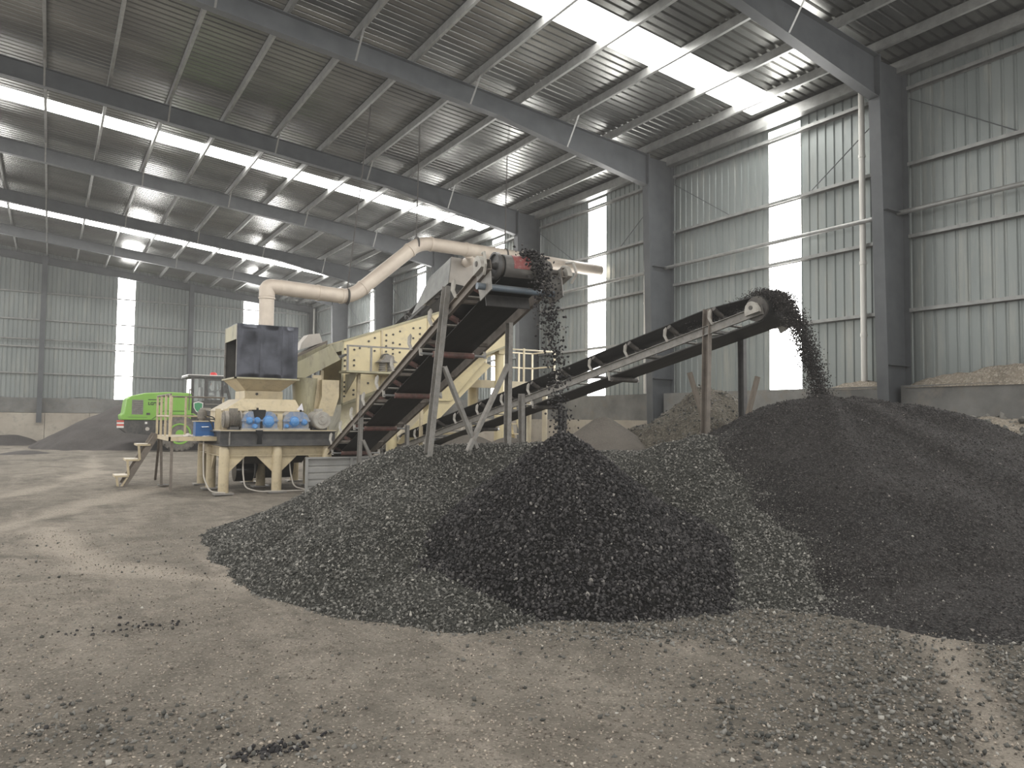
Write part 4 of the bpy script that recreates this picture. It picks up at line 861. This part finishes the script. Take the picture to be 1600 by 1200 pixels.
def rag(cx, cy, cz, s, label):
    n = 12; xs = np.linspace(-s, s, n); X, Y = np.meshgrid(xs, xs); Z = np.clip(fbm(X+cx, Y+cy, 9., 71, 2)*.12+.05, .004, 1)*np.clip(1.3-np.hypot(X, Y)/s, .1, 1)
    vs = np.stack([X*1.3+cx, Y+cy, Z+cz], -1).reshape(-1, 3); i = np.arange(n*n).reshape(n, n); q = np.stack([i[:-1, :-1], i[:-1, 1:], i[1:, 1:], i[1:, :-1]], -1).reshape(-1, 4)
    b = vs.copy(); b[:, 2] = cz+.001; mb = MB(); mb.add([tuple(v) for v in vs]+[tuple(v) for v in b], [list(f) for f in q]+[[a+n*n for a in f[::-1]] for f in q]); tag(mb.build('rag', 'cloth', None, 60), label, 'rag')
rag(3.1, 18.1, 1.216, .1, 'crumpled pale rag lying before the blue hydraulic tank'); rag(2.72, 18.4, 1.216, .09, 'flat dusty rag on the bare planks of the work platform')

# corrugated barrier in front of the conveyor tail
bs = thing('sheet_barrier', 'low grey ribbed sheet barrier between the crusher legs and the grey heap', 'barrier', (5.7, 16.4, 0))
mb = MB(); prof = []
for i in range(5): z = .02+i*.15; prof += [(z, 0), (z+.1, 0), (z+.115, .02), (z+.135, .02)]
prof.append((.77, 0)); k = len(prof)
mb.add([(4.9, 16.4+h, z) for z, h in prof]+[(6.9, 16.4+h, z) for z, h in prof], [[i, i+1, k+i+1, k+i] for i in range(k-1)]); mb.build('ribbed_sheet', 'sheetgrey', bs)
for x in (4.87, 5.9, 6.9): MB().box(x-.03, x+.03, 16.36, 16.4, 0, .79).build('post', 'sheetgrey', bs)
MB().box(4.84, 6.93, 16.35, 16.43, .77, .805).build('top_rail', 'sheetgrey', bs)

# ------------------------------------------------------------------ vibrating screen with chutes and its support
vsn = thing('vibrating_screen', 'large pale yellow vibrating screen with bolted sloping side plates', 'screen', (9.2, 19.8, 0))
poly = [(6.53, 2.03), (7.46, 2.4), (8.6, 2.72), (11.2, 3.72), (11.75, 3.95), (11.75, 5.35), (9.42, 4.74), (6.53, 3.71)]
for y in (19.0, 20.7): MB().prism([(x, y, z) for x, z in poly], (0, .02, 0)).build('side_plate', 'yellow', vsn)
lim = lambda x: (np.interp(x, [6.53, 7.46, 8.6, 11.2, 11.75], [2.03, 2.4, 2.72, 3.72, 3.95]), np.interp(x, [6.53, 9.42, 11.75], [3.71, 4.74, 5.35]))
for x in (7.62, 9.0, 10.4): z0, z1 = lim(x); MB().box(x-.025, x+.025, 18.97, 19.0, z0+.02, z1-.02).build('stiffener', 'beige', vsn)
MB().bar((9.1, 18.985, 4.58), (9.75, 18.985, 3.75), .03, .05, (0, 1, 0)).build('stiffener', 'beige', vsn)
for (xa, za), (xb, zb) in zip(poly, poly[1:]+poly[:1]): MB().bar((xa, 18.985, za), (xb, 18.985, zb), .05, .03, (0, 1, 0)).build('edge_flange', 'stained', vsn)
MB().prism([(6.53, 19.02, 3.6), (9.42, 19.02, 4.63), (11.7, 19.02, 5.2), (11.7, 19.02, 5.1), (9.42, 19.02, 4.53), (6.53, 19.02, 3.5)], (0, 1.68, 0)).build('screen_deck', 'darkhole', vsn)
MB().prism([(6.53, 19.02, 2.03), (7.46, 19.02, 2.4), (11.2, 19.02, 3.72), (11.2, 19.02, 3.66), (7.46, 19.02, 2.34), (6.53, 19.02, 1.97)], (0, 1.68, 0)).build('screen_pan', 'stained', vsn)
MB().box(6.52, 6.56, 19.02, 20.7, 3.45, 3.7).build('end_plate', 'stained', vsn); MB().box(11.7, 11.74, 19.02, 20.7, 3.97, 5.3).build('end_plate', 'yellow', vsn)
bolt = None; bpos = []
for x0, zs in ((6.6, (2.25, 2.38, 2.5, 2.62, 3.05, 3.2, 3.35, 3.5)), (6.85, (2.3, 2.42, 3.08, 3.22, 3.5)), (7.0, (2.55, 2.66, 3.55)), (7.25, (2.62, 3.6, 3.75)), (7.42, (3.5, 3.85)), (7.75, (3.35, 3.5, 3.65, 3.8, 3.95)), (7.95, (3.45, 3.58, 3.75, 3.98)), (8.15, (3.5, 3.72, 4.08)), (8.55, (3.3, 3.62, 3.92, 4.2)), (8.75, (3.75, 3.9, 4.05, 4.22)), (9.2, (3.7, 4.0, 4.2, 4.4)), (9.5, (3.9, 4.15, 4.5)), (10.7, (4.05, 4.3, 4.55)), (11.1, (4.0, 4.4, 4.75)), (11.4, (4.2, 4.5, 4.9))):
    bpos += [(x0, z) for z in zs]
for x, z in bpos:
    if bolt is None: bolt = (x, z, MB().lathe((x, 19.0, z), (0, -1, 0), [(0, .028), (.02, .028), (.02, .02), (.04, .018)], 10).build('bolt', 'darkframe', vsn, 30))
    else:
        c = bolt[2].copy(); COL.objects.link(c); c.parent = vsn; c.location = (x-bolt[0], 0, z-bolt[1])
for x, z in ((7.32, 4.0), (8.35, 4.37)):
    MB().tube([(x+.06*math.cos(a), 19.02, z+.09+.07*math.sin(a)) for a in [i*PI/6-.4 for i in range(8)]], .014, 8).build('lifting_eye', 'darkframe', vsn, 40)
# spring seat with exciter tube
MB().lathe((7.68, 18.92, 3.3), (0, -1, 0), [(0, .13), (.14, .13), (.14, .1), (.06, .09), (.06, .02)], 20).build('exciter_tube', 'darkframe', vsn, 35)
MB().prism([(7.42, 18.62, 3.18), (7.94, 18.62, 3.18), (7.82, 18.62, 3.26), (7.76, 18.62, 3.38), (7.6, 18.62, 3.38), (7.54, 18.62, 3.26)], (0, .36, 0)).build('spring_seat', 'greysteel', vsn)
for x in (7.56, 7.8):
    pts = [(x+.085*math.cos(i*PI/5), 18.78+.085*math.sin(i*PI/5), 2.92+.26*i/50) for i in range(51)]; MB().tube(pts, .016, 6).build('coil_spring', 'greysteel', vsn, 60)
MB().box(7.4, 7.96, 18.6, 18.98, 2.84, 2.92).build('spring_bracket', 'beige', vsn)
# walkway in front
wk = thing('screen_walkway', 'narrow walkway with grey railing along the front of the yellow screen', 'walkway', (7.4, 18.4, 0))
MB().box(6.3, 8.7, 18.0, 18.58, 2.83, 2.88).build('deck', 'stained', wk)
for x in (6.33, 6.95, 8.05): MB().bar((x, 18.02, 2.88), (x, 18.02, 3.5), .05, .03).build('railing_post', 'greysteel', wk)
MB().bar((6.3, 18.02, 3.5), (8.68, 18.02, 3.52), .04, .04).build('rail', 'greysteel', wk)
for x in (6.6, 8.4): MB().prism([(x, 18.05, 2.83), (x, 18.95, 2.83), (x, 18.95, 2.3)], (.03, 0, 0)).build('knee_bracket', 'stained', wk)
for x, y in ((6.8, 18.5), (8.6, 18.5)): MB().bar((x, y, 0), (x, y, 2.83), .08, .08).build('post', 'beige', wk)
# supports of the screen
sp = thing('screen_support', 'yellow frame of round columns and beams under the vibrating screen', 'support frame', (10., 20., 0))
for x, y, z in ((8.0, 19.1, 2.4), (8.0, 20.9, 2.4), (11.55, 19.3, 3.85), (11.5, 20.9, 3.85)): MB().cyl((x, y, 0), (x, y, z), .15, n=24).build('column', 'yellow', sp, 40)
MB().box(7.85, 8.15, 19.0, 21.0, 2.2, 2.4).build('cross_beam', 'yellow', sp); MB().box(11.4, 11.7, 19.1, 21.1, 3.65, 3.87).build('cross_beam', 'yellow', sp)
for x0, x1 in ((8.0, 11.5),):
    MB().bar((x0, 20.9, 1.2), (x1, 20.9, 1.2), .12, .12).build('tie_beam', 'yellow', sp)
MB().box(7.88, 8.1, 18.2, 18.24, .0, .9).build('flat_post', 'yellow', sp)
# undersize funnel and chutes
uf = thing('undersize_chute', 'yellow undersize hopper with a long slanting chute under the screen', 'chute', (9.5, 19.9, .9))
MB().shell([(9.3, 19.3, 2.2), (9.9, 19.3, 2.2), (9.9, 20.4, 2.2), (9.3, 20.4, 2.2)], [(7.5, 19.06, 2.36), (11.1, 19.06, 3.62), (11.1, 20.66, 3.62), (7.5, 20.66, 2.36)]).build('hopper', 'yellow', uf)
MB().frustum([(8.3, 19.45, .98), (8.75, 19.45, .86), (8.75, 20.3, .86), (8.3, 20.3, .98)], [(10.7, 19.3, 3.5), (11.25, 19.3, 3.3), (11.25, 20.5, 3.3), (10.7, 20.5, 3.5)]).build('slanting_chute', 'yellow', uf)
oc = thing('oversize_chute', 'greenish stained chute box between the crusher and the yellow screen', 'chute', (5.8, 18.5, 1.4))
MB().lathe((5.5, 18.75, 1.75), (0, 0, 1), [(0, .28), (.3, .3), (.92, .34)], 28).build('round_hopper', 'stained', oc, 40)
MB().box(5.78, 6.22, 18.3, 19.1, 2.2, 2.63).build('chute_box', 'beige', oc)
MB().frustum([(5.66, 18.32, 1.72), (6.08, 18.32, 1.72), (6.08, 19.05, 1.72), (5.66, 19.05, 1.72)], [(5.78, 18.3, 2.2), (6.22, 18.3, 2.2), (6.22, 19.1, 2.2), (5.78, 19.1, 2.2)]).build('chute_neck', 'beige', oc)
MB().box(5.6, 5.82, 18.5, 18.54, 1.4, 2.75).build('hanger_strap', 'beige', oc)
MB().box(5.45, 6.0, 18.35, 19.0, 1.06, 1.73).build('chute_base', 'stained', oc)
fu = thing('fines_chute', 'yellow fines chute dropping from the lower end of the screen onto the conveyor tail', 'chute', (6.5, 18.9, 1.1))
MB().frustum([(6.25, 18.3, 1.42), (6.75, 18.3, 1.42), (6.75, 19.3, 1.42), (6.25, 19.3, 1.42)], [(6.55, 19.05, 2.02), (7.5, 19.05, 2.35), (7.5, 20.6, 2.35), (6.55, 20.6, 2.02)]).build('funnel', 'stained', fu)
MB().frustum([(6.0, 18.0, 1.02), (6.4, 18.0, 1.02), (6.4, 18.5, 1.02), (6.0, 18.5, 1.02)], [(6.25, 18.3, 1.42), (6.75, 18.3, 1.42), (6.75, 19.3, 1.42), (6.25, 19.3, 1.42)]).build('spout', 'stained', fu)
# discharge trough from the screen down to the crusher hopper
tr = thing('discharge_trough', 'inclined beige discharge trough leading from the screen down to the black hopper', 'trough', (5.8, 18.9, 2.6))
MB().prism([(5.0, 18.6, 2.99), (5.22, 18.6, 3.05), (6.1, 18.6, 3.55), (6.34, 18.6, 3.18), (5.3, 18.6, 2.6), (5.0, 18.6, 2.58)], (0, .03, 0)).build('side_plate', 'stained', tr)
MB().prism([(5.0, 20.3, 2.99), (5.22, 20.3, 3.05), (6.5, 20.3, 3.75), (6.5, 20.3, 3.2), (5.3, 20.3, 2.6), (5.0, 20.3, 2.58)], (0, .03, 0)).build('side_plate', 'stained', tr)
MB().prism([(4.98, 18.63, 2.6), (5.3, 18.63, 2.66), (6.52, 18.63, 3.35), (6.52, 18.63, 3.3), (5.3, 18.63, 2.61), (4.98, 18.63, 2.55)], (0, 1.68, 0)).build('trough_floor', 'darkhole', tr)
MB().prism([(5.2, 20.5, 3.1), (6.6, 20.5, 3.86), (6.6, 20.5, 3.55), (5.2, 20.5, 2.8)], (0, .6, 0)).build('dusty_cover', 'brownsteel', tr)
MB().prism([(5.85, 20.6, 3.55), (6.5, 20.6, 3.8), (6.4, 20.6, 4.05), (6.1, 20.6, 4.0), (5.9, 20.6, 3.75)], (0, .5, 0)).build('drum_guard', 'hood', tr)
MB().bar((5.95, 18.9, .0), (5.95, 18.9, 2.9), .08, .08).build('post', 'beige', tr)

# side platform to the right of the screen with railings and a ladder
ep = thing('service_platform', 'cream service platform with railings behind the gentle conveyor', 'platform', (12., 20.6, 0))
MB().box(9.9, 14.2, 20.1, 21.5, 2.8, 2.88).build('deck', 'paleyellow', ep); MB().box(9.9, 14.2, 20.06, 20.14, 2.66, 2.9).build('edge_beam', 'paleyellow', ep)
for x, y in ((11.9, 21.4), (13.9, 20.3), (14.0, 21.4)): MB().cyl((x, y, 0), (x, y, 2.8), .09, n=16).build('column', 'paleyellow', ep, 40)
for x, y in ((12.3, 21.45), (12.95, 20.12), (13.6, 21.45), (14.15, 20.12), (14.15, 21.45)): MB().bar((x, y, 2.88), (x, y, 3.98), .05, .05).build('railing_post', 'paleyellow', ep)
for z in (3.45, 3.96): MB().tube([(11.9, 21.45, z), (14.15, 21.45, z), (14.15, 20.12, z)], .025, 8).build('rail', 'paleyellow', ep, 40)
MB().tube([(11.9, 20.12, 3.92), (14.15, 20.12, 3.94)], .025, 8).build('rail', 'paleyellow', ep, 40)
ld = thing('ship_ladder', 'slanting yellow ladder climbing to the cream service platform', 'ladder', (12.2, 19.6, 0))
for y in (19.35, 19.85): MB().bar((12.75, y, 0), (11.9, y, 2.8), .04, .1).build('stringer', 'yellow', ld)
for i in range(1, 9): z = .31*i; x = 12.75-.85*z/2.8; MB().box(x-.1, x+.1, 19.35, 19.85, z-.015, z+.015).build('tread', 'yellow', ld)

# ------------------------------------------------------------------ wheel loader (faces +X)
LY = 38.5
wl = thing('wheel_loader', 'lime green wheel loader with black cab parked before the dust heap', 'wheel loader', (6.5, LY+1., 0))
hood_p = [(2.85, 1.46), (2.82, 1.7), (2.93, 1.75), (3.02, 2.42), (3.2, 2.58), (3.8, 2.73), (4.8, 2.8), (5.75, 2.77), (5.82, 2.7), (5.82, 1.46)]
ho = MB(); ho.prism([(x, LY, z) for x, z in hood_p], (0, 2.0, 0)); hd = ho.build('engine_hood', 'green', wl)
bv = hd.modifiers.new('edge', 'BEVEL'); bv.width = .07; bv.segments = 3; bv.limit_method = 'ANGLE'
MB().box(3.25, 3.72, LY-.015, LY+.02, 1.72, 2.4).build('grille', 'greysteel', hd)
for i in range(7): MB().box(3.27, 3.7, LY-.025, LY-.012, 1.78+i*.09, 1.8+i*.09).build('grille_slat', 'loaderblack', hd)
MB().prism([(3.1, LY-.008, 1.6), (3.9, LY-.008, 1.6), (3.9, LY-.008, 1.585), (3.1, LY-.008, 1.585)], (0, .01, 0)).build('panel_seam', 'letter', hd)
MB().box(3.86, 4.02, LY-.02, LY+.01, 1.7, 1.8).build('hood_latch', 'loaderblack', hd)
MB().bar((4.1, LY-.01, 1.5), (4.6, LY-.01, 1.9), .02, .03, (0, 1, 0)).build('panel_seam', 'letter', hd); MB().bar((4.6, LY-.01, 1.9), (5.6, LY-.01, 1.9), .02, .03, (0, 1, 0)).build('panel_seam', 'letter', hd)
MB().box(3.92, 4.55, LY-.01, LY+.01, 2.4, 2.44).build('small_lettering_line', 'letter', hd)
tx = bpy.data.curves.new('model_lettering', 'FONT'); tx.body = 'LG958T'; tx.size = .2; tx.extrude = .004; tx.offset = .006; tx.space_character = 1.0
to = bpy.data.objects.new('model_lettering', tx); COL.objects.link(to); to.parent = wl; to.location = V((3.92, LY-.012, 2.17))-ORG[wl.name]; to.rotation_euler = (PI/2, 0, 0); bpy.context.view_layer.update()
mt = bpy.data.meshes.new_from_object(to.evaluated_get(bpy.context.evaluated_depsgraph_get())); t2 = bpy.data.objects.new('model_text', mt); COL.objects.link(t2); t2.parent = wl; t2.location = to.location.copy(); t2.rotation_euler = (PI/2, 0, 0); mt.materials.append(M['letter']); bpy.data.objects.remove(to); t2.name = 'model_lettering'
MB().prism([(2.78, LY+.1, 1.46), (2.78, LY+.1, 1.1), (3.1, LY+.1, .85), (4.3, LY+.1, .75), (4.5, LY+.1, 1.0), (5.9, LY+.1, 1.0), (5.9, LY+.1, 1.46)], (0, 1.8, 0)).build('rear_frame', 'loaderblack', wl)
for i, z in enumerate((1.14, 1.23, 1.32, 1.4)): MB().box(2.66, 2.95, LY+.08, LY+.12, z-.045, z+.045).build('reflector_stripe', 'refl_white' if i % 2 == 0 else 'refl_red', wl)
MB().box(3.75, 4.1, LY+.06, LY+.1, .8, 1.4).build('side_box', 'loaderblack', wl); MB().cyl((3.93, LY+.07, 1.05), (3.93, LY+.03, 1.05), .09, n=16).build('filter_cap', 'cloth', wl, 40)
MB().box(3.82, 3.92, LY+.04, LY+.07, 1.28, 1.38).build('work_lamp', 'refl_white', wl)
def wheel(cx, cy, R, W, side):
    w = MB(); n = 48; prof = [(-W/2, R*.58), (-W/2, R*.8), (-W*.46, R*.93), (-W*.36, R*.985), (W*.36, R*.985), (W*.46, R*.93), (W/2, R*.8), (W/2, R*.58)]
    w.lathe((cx, cy, R), (0, 1, 0), prof, n); t = w.build('tyre', 'tyre', wl, 30)
    for k in range(22):
        a = 2*PI*k/22
        for sg in (-1, 1):
            p = V((cx+math.cos(a)*R*.965, cy+sg*W*.5, R+math.sin(a)*R*.965)); q = V((cx+math.cos(a+.14)*R*.99, cy+sg*W*.06, R+math.sin(a+.14)*R*.99))
            p2 = V((cx+math.cos(a)*R*.84, cy+sg*W*.515, R+math.sin(a)*R*.84))
            if k == 0 and sg == -1: lugs = MB()
            lugs.bar(p, q, .1, .07, V((math.cos(a), 0, math.sin(a)))); lugs.bar(p2, p, .09, .05, V((0, sg, 0)))
    lugs.build('tread_lugs', 'tyre', t)
    ri = MB(); ri.lathe((cx, cy+side*W*.08, R), (0, side, 0), [(0, R*.6), (W*.5, R*.6), (W*.5, R*.52), (W*.3, R*.45), (W*.28, R*.25), (W*.42, R*.22), (W*.44, R*.05)], 32); ri.build('wheel_rim', 'green', t, 30)
for cx in (5.28, 8.5):
    wheel(cx, LY-.1, .83, .5, -1); wheel(cx, LY+2., .83, .5, 1)
MB().prism([(4.35, LY-.1, 1.62), (4.5, LY-.1, 1.78), (5.9, LY-.1, 1.8), (6.2, LY-.1, 1.6), (6.2, LY-.1, 1.55), (5.9, LY-.1, 1.74), (4.5, LY-.1, 1.72)], (0, .5, 0)).build('mudguard', 'green', wl)
MB().prism([(5.85, LY+.05, 1.2), (7.35, LY+.05, 1.2), (7.6, LY+.05, 1.75), (7.6, LY+.05, 2.35), (5.85, LY+.05, 2.35)], (0, 1.9, 0)).build('cab_base', 'loaderblack', wl)
shield = [(-.2, .2), (0, .26), (.2, .2), (.19, -.02), (.1, -.18), (0, -.26), (-.1, -.18), (-.19, -.02)]
e1 = MB().prism([(6.12+x*1.1, LY+.04, 2.1+z*1.1) for x, z in shield], (0, .01, 0)).build('shield_emblem', 'refl_white', wl); MB().prism([(6.12+x*.9, LY+.03, 2.1+z*.9) for x, z in shield], (0, .01, 0)).build('emblem_field', 'emblem', e1)
# cab: posts, roof, glass
cb = [(5.82, 2.35), (7.15, 2.35), (7.6, 2.35)]
for x, xt in ((5.84, 5.84), (6.45, 6.45), (7.2, 7.2), (7.62, 7.3)):
    for y in (LY+.1, LY+1.9): MB().bar((x, y, 2.3), (xt, y, 3.58), .12 if x != 6.45 else .16, .12).build('cab_post', 'loaderblack', wl)
MB().box(5.6, 7.5, LY-.02, LY+2.02, 3.55, 3.64).build('cab_roof', 'loaderblack', wl); MB().box(5.62, 7.48, LY, LY+2.0, 3.64, 3.68).build('roof_skin', 'refl_white', wl)
for z in (2.42, 3.48): MB().box(6.5, 7.15, LY+.06, LY+.12, z-.06, z+.06).build('door_frame', 'loaderblack', wl)
for x0, x1 in ((5.9, 6.38), (6.53, 7.14)):
    for y in (LY+.09, LY+1.9): MB().box(x0, x1, y, y+.008, 2.4, 3.5).build('side_glass', 'glass', wl)
MB().prism([(7.58, LY+.14, 2.4), (7.58, LY+1.86, 2.4), (7.28, LY+1.86, 3.5), (7.28, LY+.14, 3.5)], (.008, 0, 0)).build('windscreen', 'glass', wl)
MB().box(5.8, 5.808, LY+.14, LY+1.86, 2.4, 3.5).build('rear_glass', 'glass', wl)
MB().lathe((6.85, LY+.5, 3.68), (0, 0, 1), [(0, .17), (.06, .17), (.12, .15), (.16, .08)], 18).build('beacon', 'red', wl, 40)
MB().tube([(7.3, LY-.02, 3.4), (7.3, LY-.12, 3.3), (7.3, LY-.12, 2.9)], .015, 6).build('mirror_arm', 'loaderblack', wl); MB().box(7.24, 7.36, LY-.16, LY-.12, 2.8, 3.2).build('mirror', 'loaderblack', wl)
MB().tube(fillet([(6.4, LY+.02, 2.25), (7.3, LY+.0, 2.25), (7.45, LY+.02, 2.0)], .1), .025, 8).build('hand_rail', 'greysteel', wl, 40)
MB().tube(fillet([(5.7, LY-.03, 1.95), (5.7, LY-.05, 3.0), (5.86, LY-.02, 2.7)], .06), .02, 8).build('hand_rail', 'brownsteel', wl, 40)
MB().box(6.35, 6.85, LY+.7, LY+1.3, 2.3, 2.55).build('operator_seat', 'loaderblack', wl); MB().box(6.3, 6.42, LY+.72, LY+1.28, 2.55, 3.1).build('seat_backrest', 'loaderblack', wl)
sw = MB().lathe((7.12, LY+1., 2.92), (-.6, 0, .8), [(0, .2), (.015, .215), (.03, .2), (.015, .185)], 24).build('steering_wheel', 'loaderblack', wl, 60)
MB().prism([(7.3, LY+.5, .7), (9.2, LY+.5, .7), (9.4, LY+.5, 1.5), (8.6, LY+.5, 1.95), (7.5, LY+.5, 1.5)], (0, 1.1, 0)).build('front_frame', 'green', wl)
for y in (LY+.45, LY+1.55): MB().prism([(8.2, y, 1.75), (8.5, y, 1.95), (10.3, y, 1.05), (10.75, y, .5), (10.5, y, .4), (10.05, y, .8)], (0, .12, 0)).build('lift_arm', 'green', wl)
MB().prism([(10.5, LY-.3, .1), (11.7, LY-.3, .06), (11.7, LY-.3, .1), (10.75, LY-.3, .2), (10.6, LY-.3, .6), (10.85, LY-.3, 1.15), (10.78, LY-.3, 1.2), (10.42, LY-.3, .7)], (0, 2.6, 0)).build('bucket', 'darkframe', wl)

# operator in the cab: one skinned body
def person():
    c = V((6.6, LY+1., 2.55)); vs, es, rs = [], [], []
    def v(p, r, link=None):
        vs.append(tuple(c+V(p))); rs.append(r)
        if link is not None: es.append((link, len(vs)-1))
        return len(vs)-1
    hip = v((0, 0, .1), .13); bel = v((.02, 0, .28), .135, hip); ch = v((.06, 0, .48), .15, bel); nk = v((.1, 0, .62), .06, ch); jaw = v((.15, 0, .7), .075, nk); hd = v((.16, 0, .79), .095, jaw); v((.15, 0, .88), .07, hd); v((.26, 0, .76), .018, hd)
    for s in (-1, 1):
        v((.13, s*.09, .78), .016, hd)
        sh = v((.05, s*.18, .54), .07, ch); el = v((.2, s*.25, .33), .05, sh); wr = v((.42, s*.17, .38), .034, el); pa = v((.49, s*.16, .4), .03, wr)
        for k in range(4):
            f = v((.53, s*(.13+.02*k), .42), .009, pa); v((.56-.004*k, s*(.13+.02*k), .4), .008, f)
        v((.5, s*.125, .43), .01, pa)
        th = v((.12, s*.1, .08), .1, hip); kn = v((.44, s*.14, .1), .07, th); an = v((.5, s*.14, -.28), .05, kn); v((.62, s*.14, -.3), .04, an)
    me = bpy.data.meshes.new('person'); o0 = V((6.6, LY+1., 2.5)); me.from_pydata([V(p)-o0 for p in vs], es, []); o = bpy.data.objects.new('person', me); COL.objects.link(o); o.location = o0
    me.materials.append(M['overall'])
    sk = o.modifiers.new('skin', 'SKIN')
    for i, r in enumerate(rs): me.skin_vertices[0].data[i].radius = (r, r)
    me.skin_vertices[0].data[0].use_root = True
    sb = o.modifiers.new('smooth', 'SUBSURF'); sb.levels = 1; sb.render_levels = 2
    ORG[o.name] = o0; tag(o, 'person in dark workwear seated at the wheel inside the loader cab', 'person')
    MB().lathe(tuple(c+V((.15, 0, .83))), (-.1, 0, 1), [(0, .1), (.05, .098), (.09, .07), (.11, .02)], 16).build('cap', 'overall', o, 50)
    MB().prism([tuple(c+V(p)) for p in ((.22, -.07, .83), (.22, .07, .83), (.34, .05, .82), (.34, -.05, .82))], (0, 0, .012)).build('cap_peak', 'overall', o)
    MB().lathe(tuple(c+V((.19, 0, .74))), (1, 0, 0), [(0, .07), (.05, .068), (.07, .05)], 14).build('face', 'skin', o, 60)
person()

# ------------------------------------------------------------------ camera, world, view
cam_d = bpy.data.cameras.new('camera'); cam = bpy.data.objects.new('camera', cam_d); COL.objects.link(cam)
yaw, pit, rol = .55608, .047, .01094
fw = V((math.sin(yaw)*math.cos(pit), math.cos(yaw)*math.cos(pit), math.sin(pit))); rt = V((math.cos(yaw), -math.sin(yaw), 0)); up = rt.cross(fw)
r2 = rt*math.cos(rol)+up*math.sin(rol); u2 = -rt*math.sin(rol)+up*math.cos(rol)
mw = Matrix((r2, u2, -fw)).transposed().to_4x4(); mw.translation = V((0, 0, 1.7)); cam.matrix_world = mw
cam_d.sensor_fit = 'HORIZONTAL'; cam_d.sensor_width = 36.; cam_d.lens = 1162.262*36/1600; cam_d.clip_start = .05; cam_d.clip_end = 200
SC.camera = cam
w = bpy.data.worlds.new('world'); SC.world = w; w.use_nodes = True
w.node_tree.nodes['Background'].inputs[0].default_value = (.8, .85, .9, 1); w.node_tree.nodes['Background'].inputs[1].default_value = 1.
# thin dust hanging in the air of the whole hall
_v = w.node_tree.nodes.new('ShaderNodeVolumeScatter'); _v.inputs['Color'].default_value = (1, .985, .96, 1); _v.inputs['Density'].default_value = .0018; _v.inputs['Anisotropy'].default_value = .4
w.node_tree.links.new(_v.outputs[0], w.node_tree.nodes['World Output'].inputs['Volume'])
SC.view_settings.view_transform = 'Standard'; SC.view_settings.look = 'None'; SC.view_settings.gamma = 1.; SC.view_settings.use_curve_mapping = False
SC.view_settings.exposure = .58
SC.cycles.use_denoising = True
SC.cycles.max_bounces = 10; SC.cycles.diffuse_bounces = 6; SC.cycles.glossy_bounces = 4; SC.cycles.sample_clamp_indirect = 6.
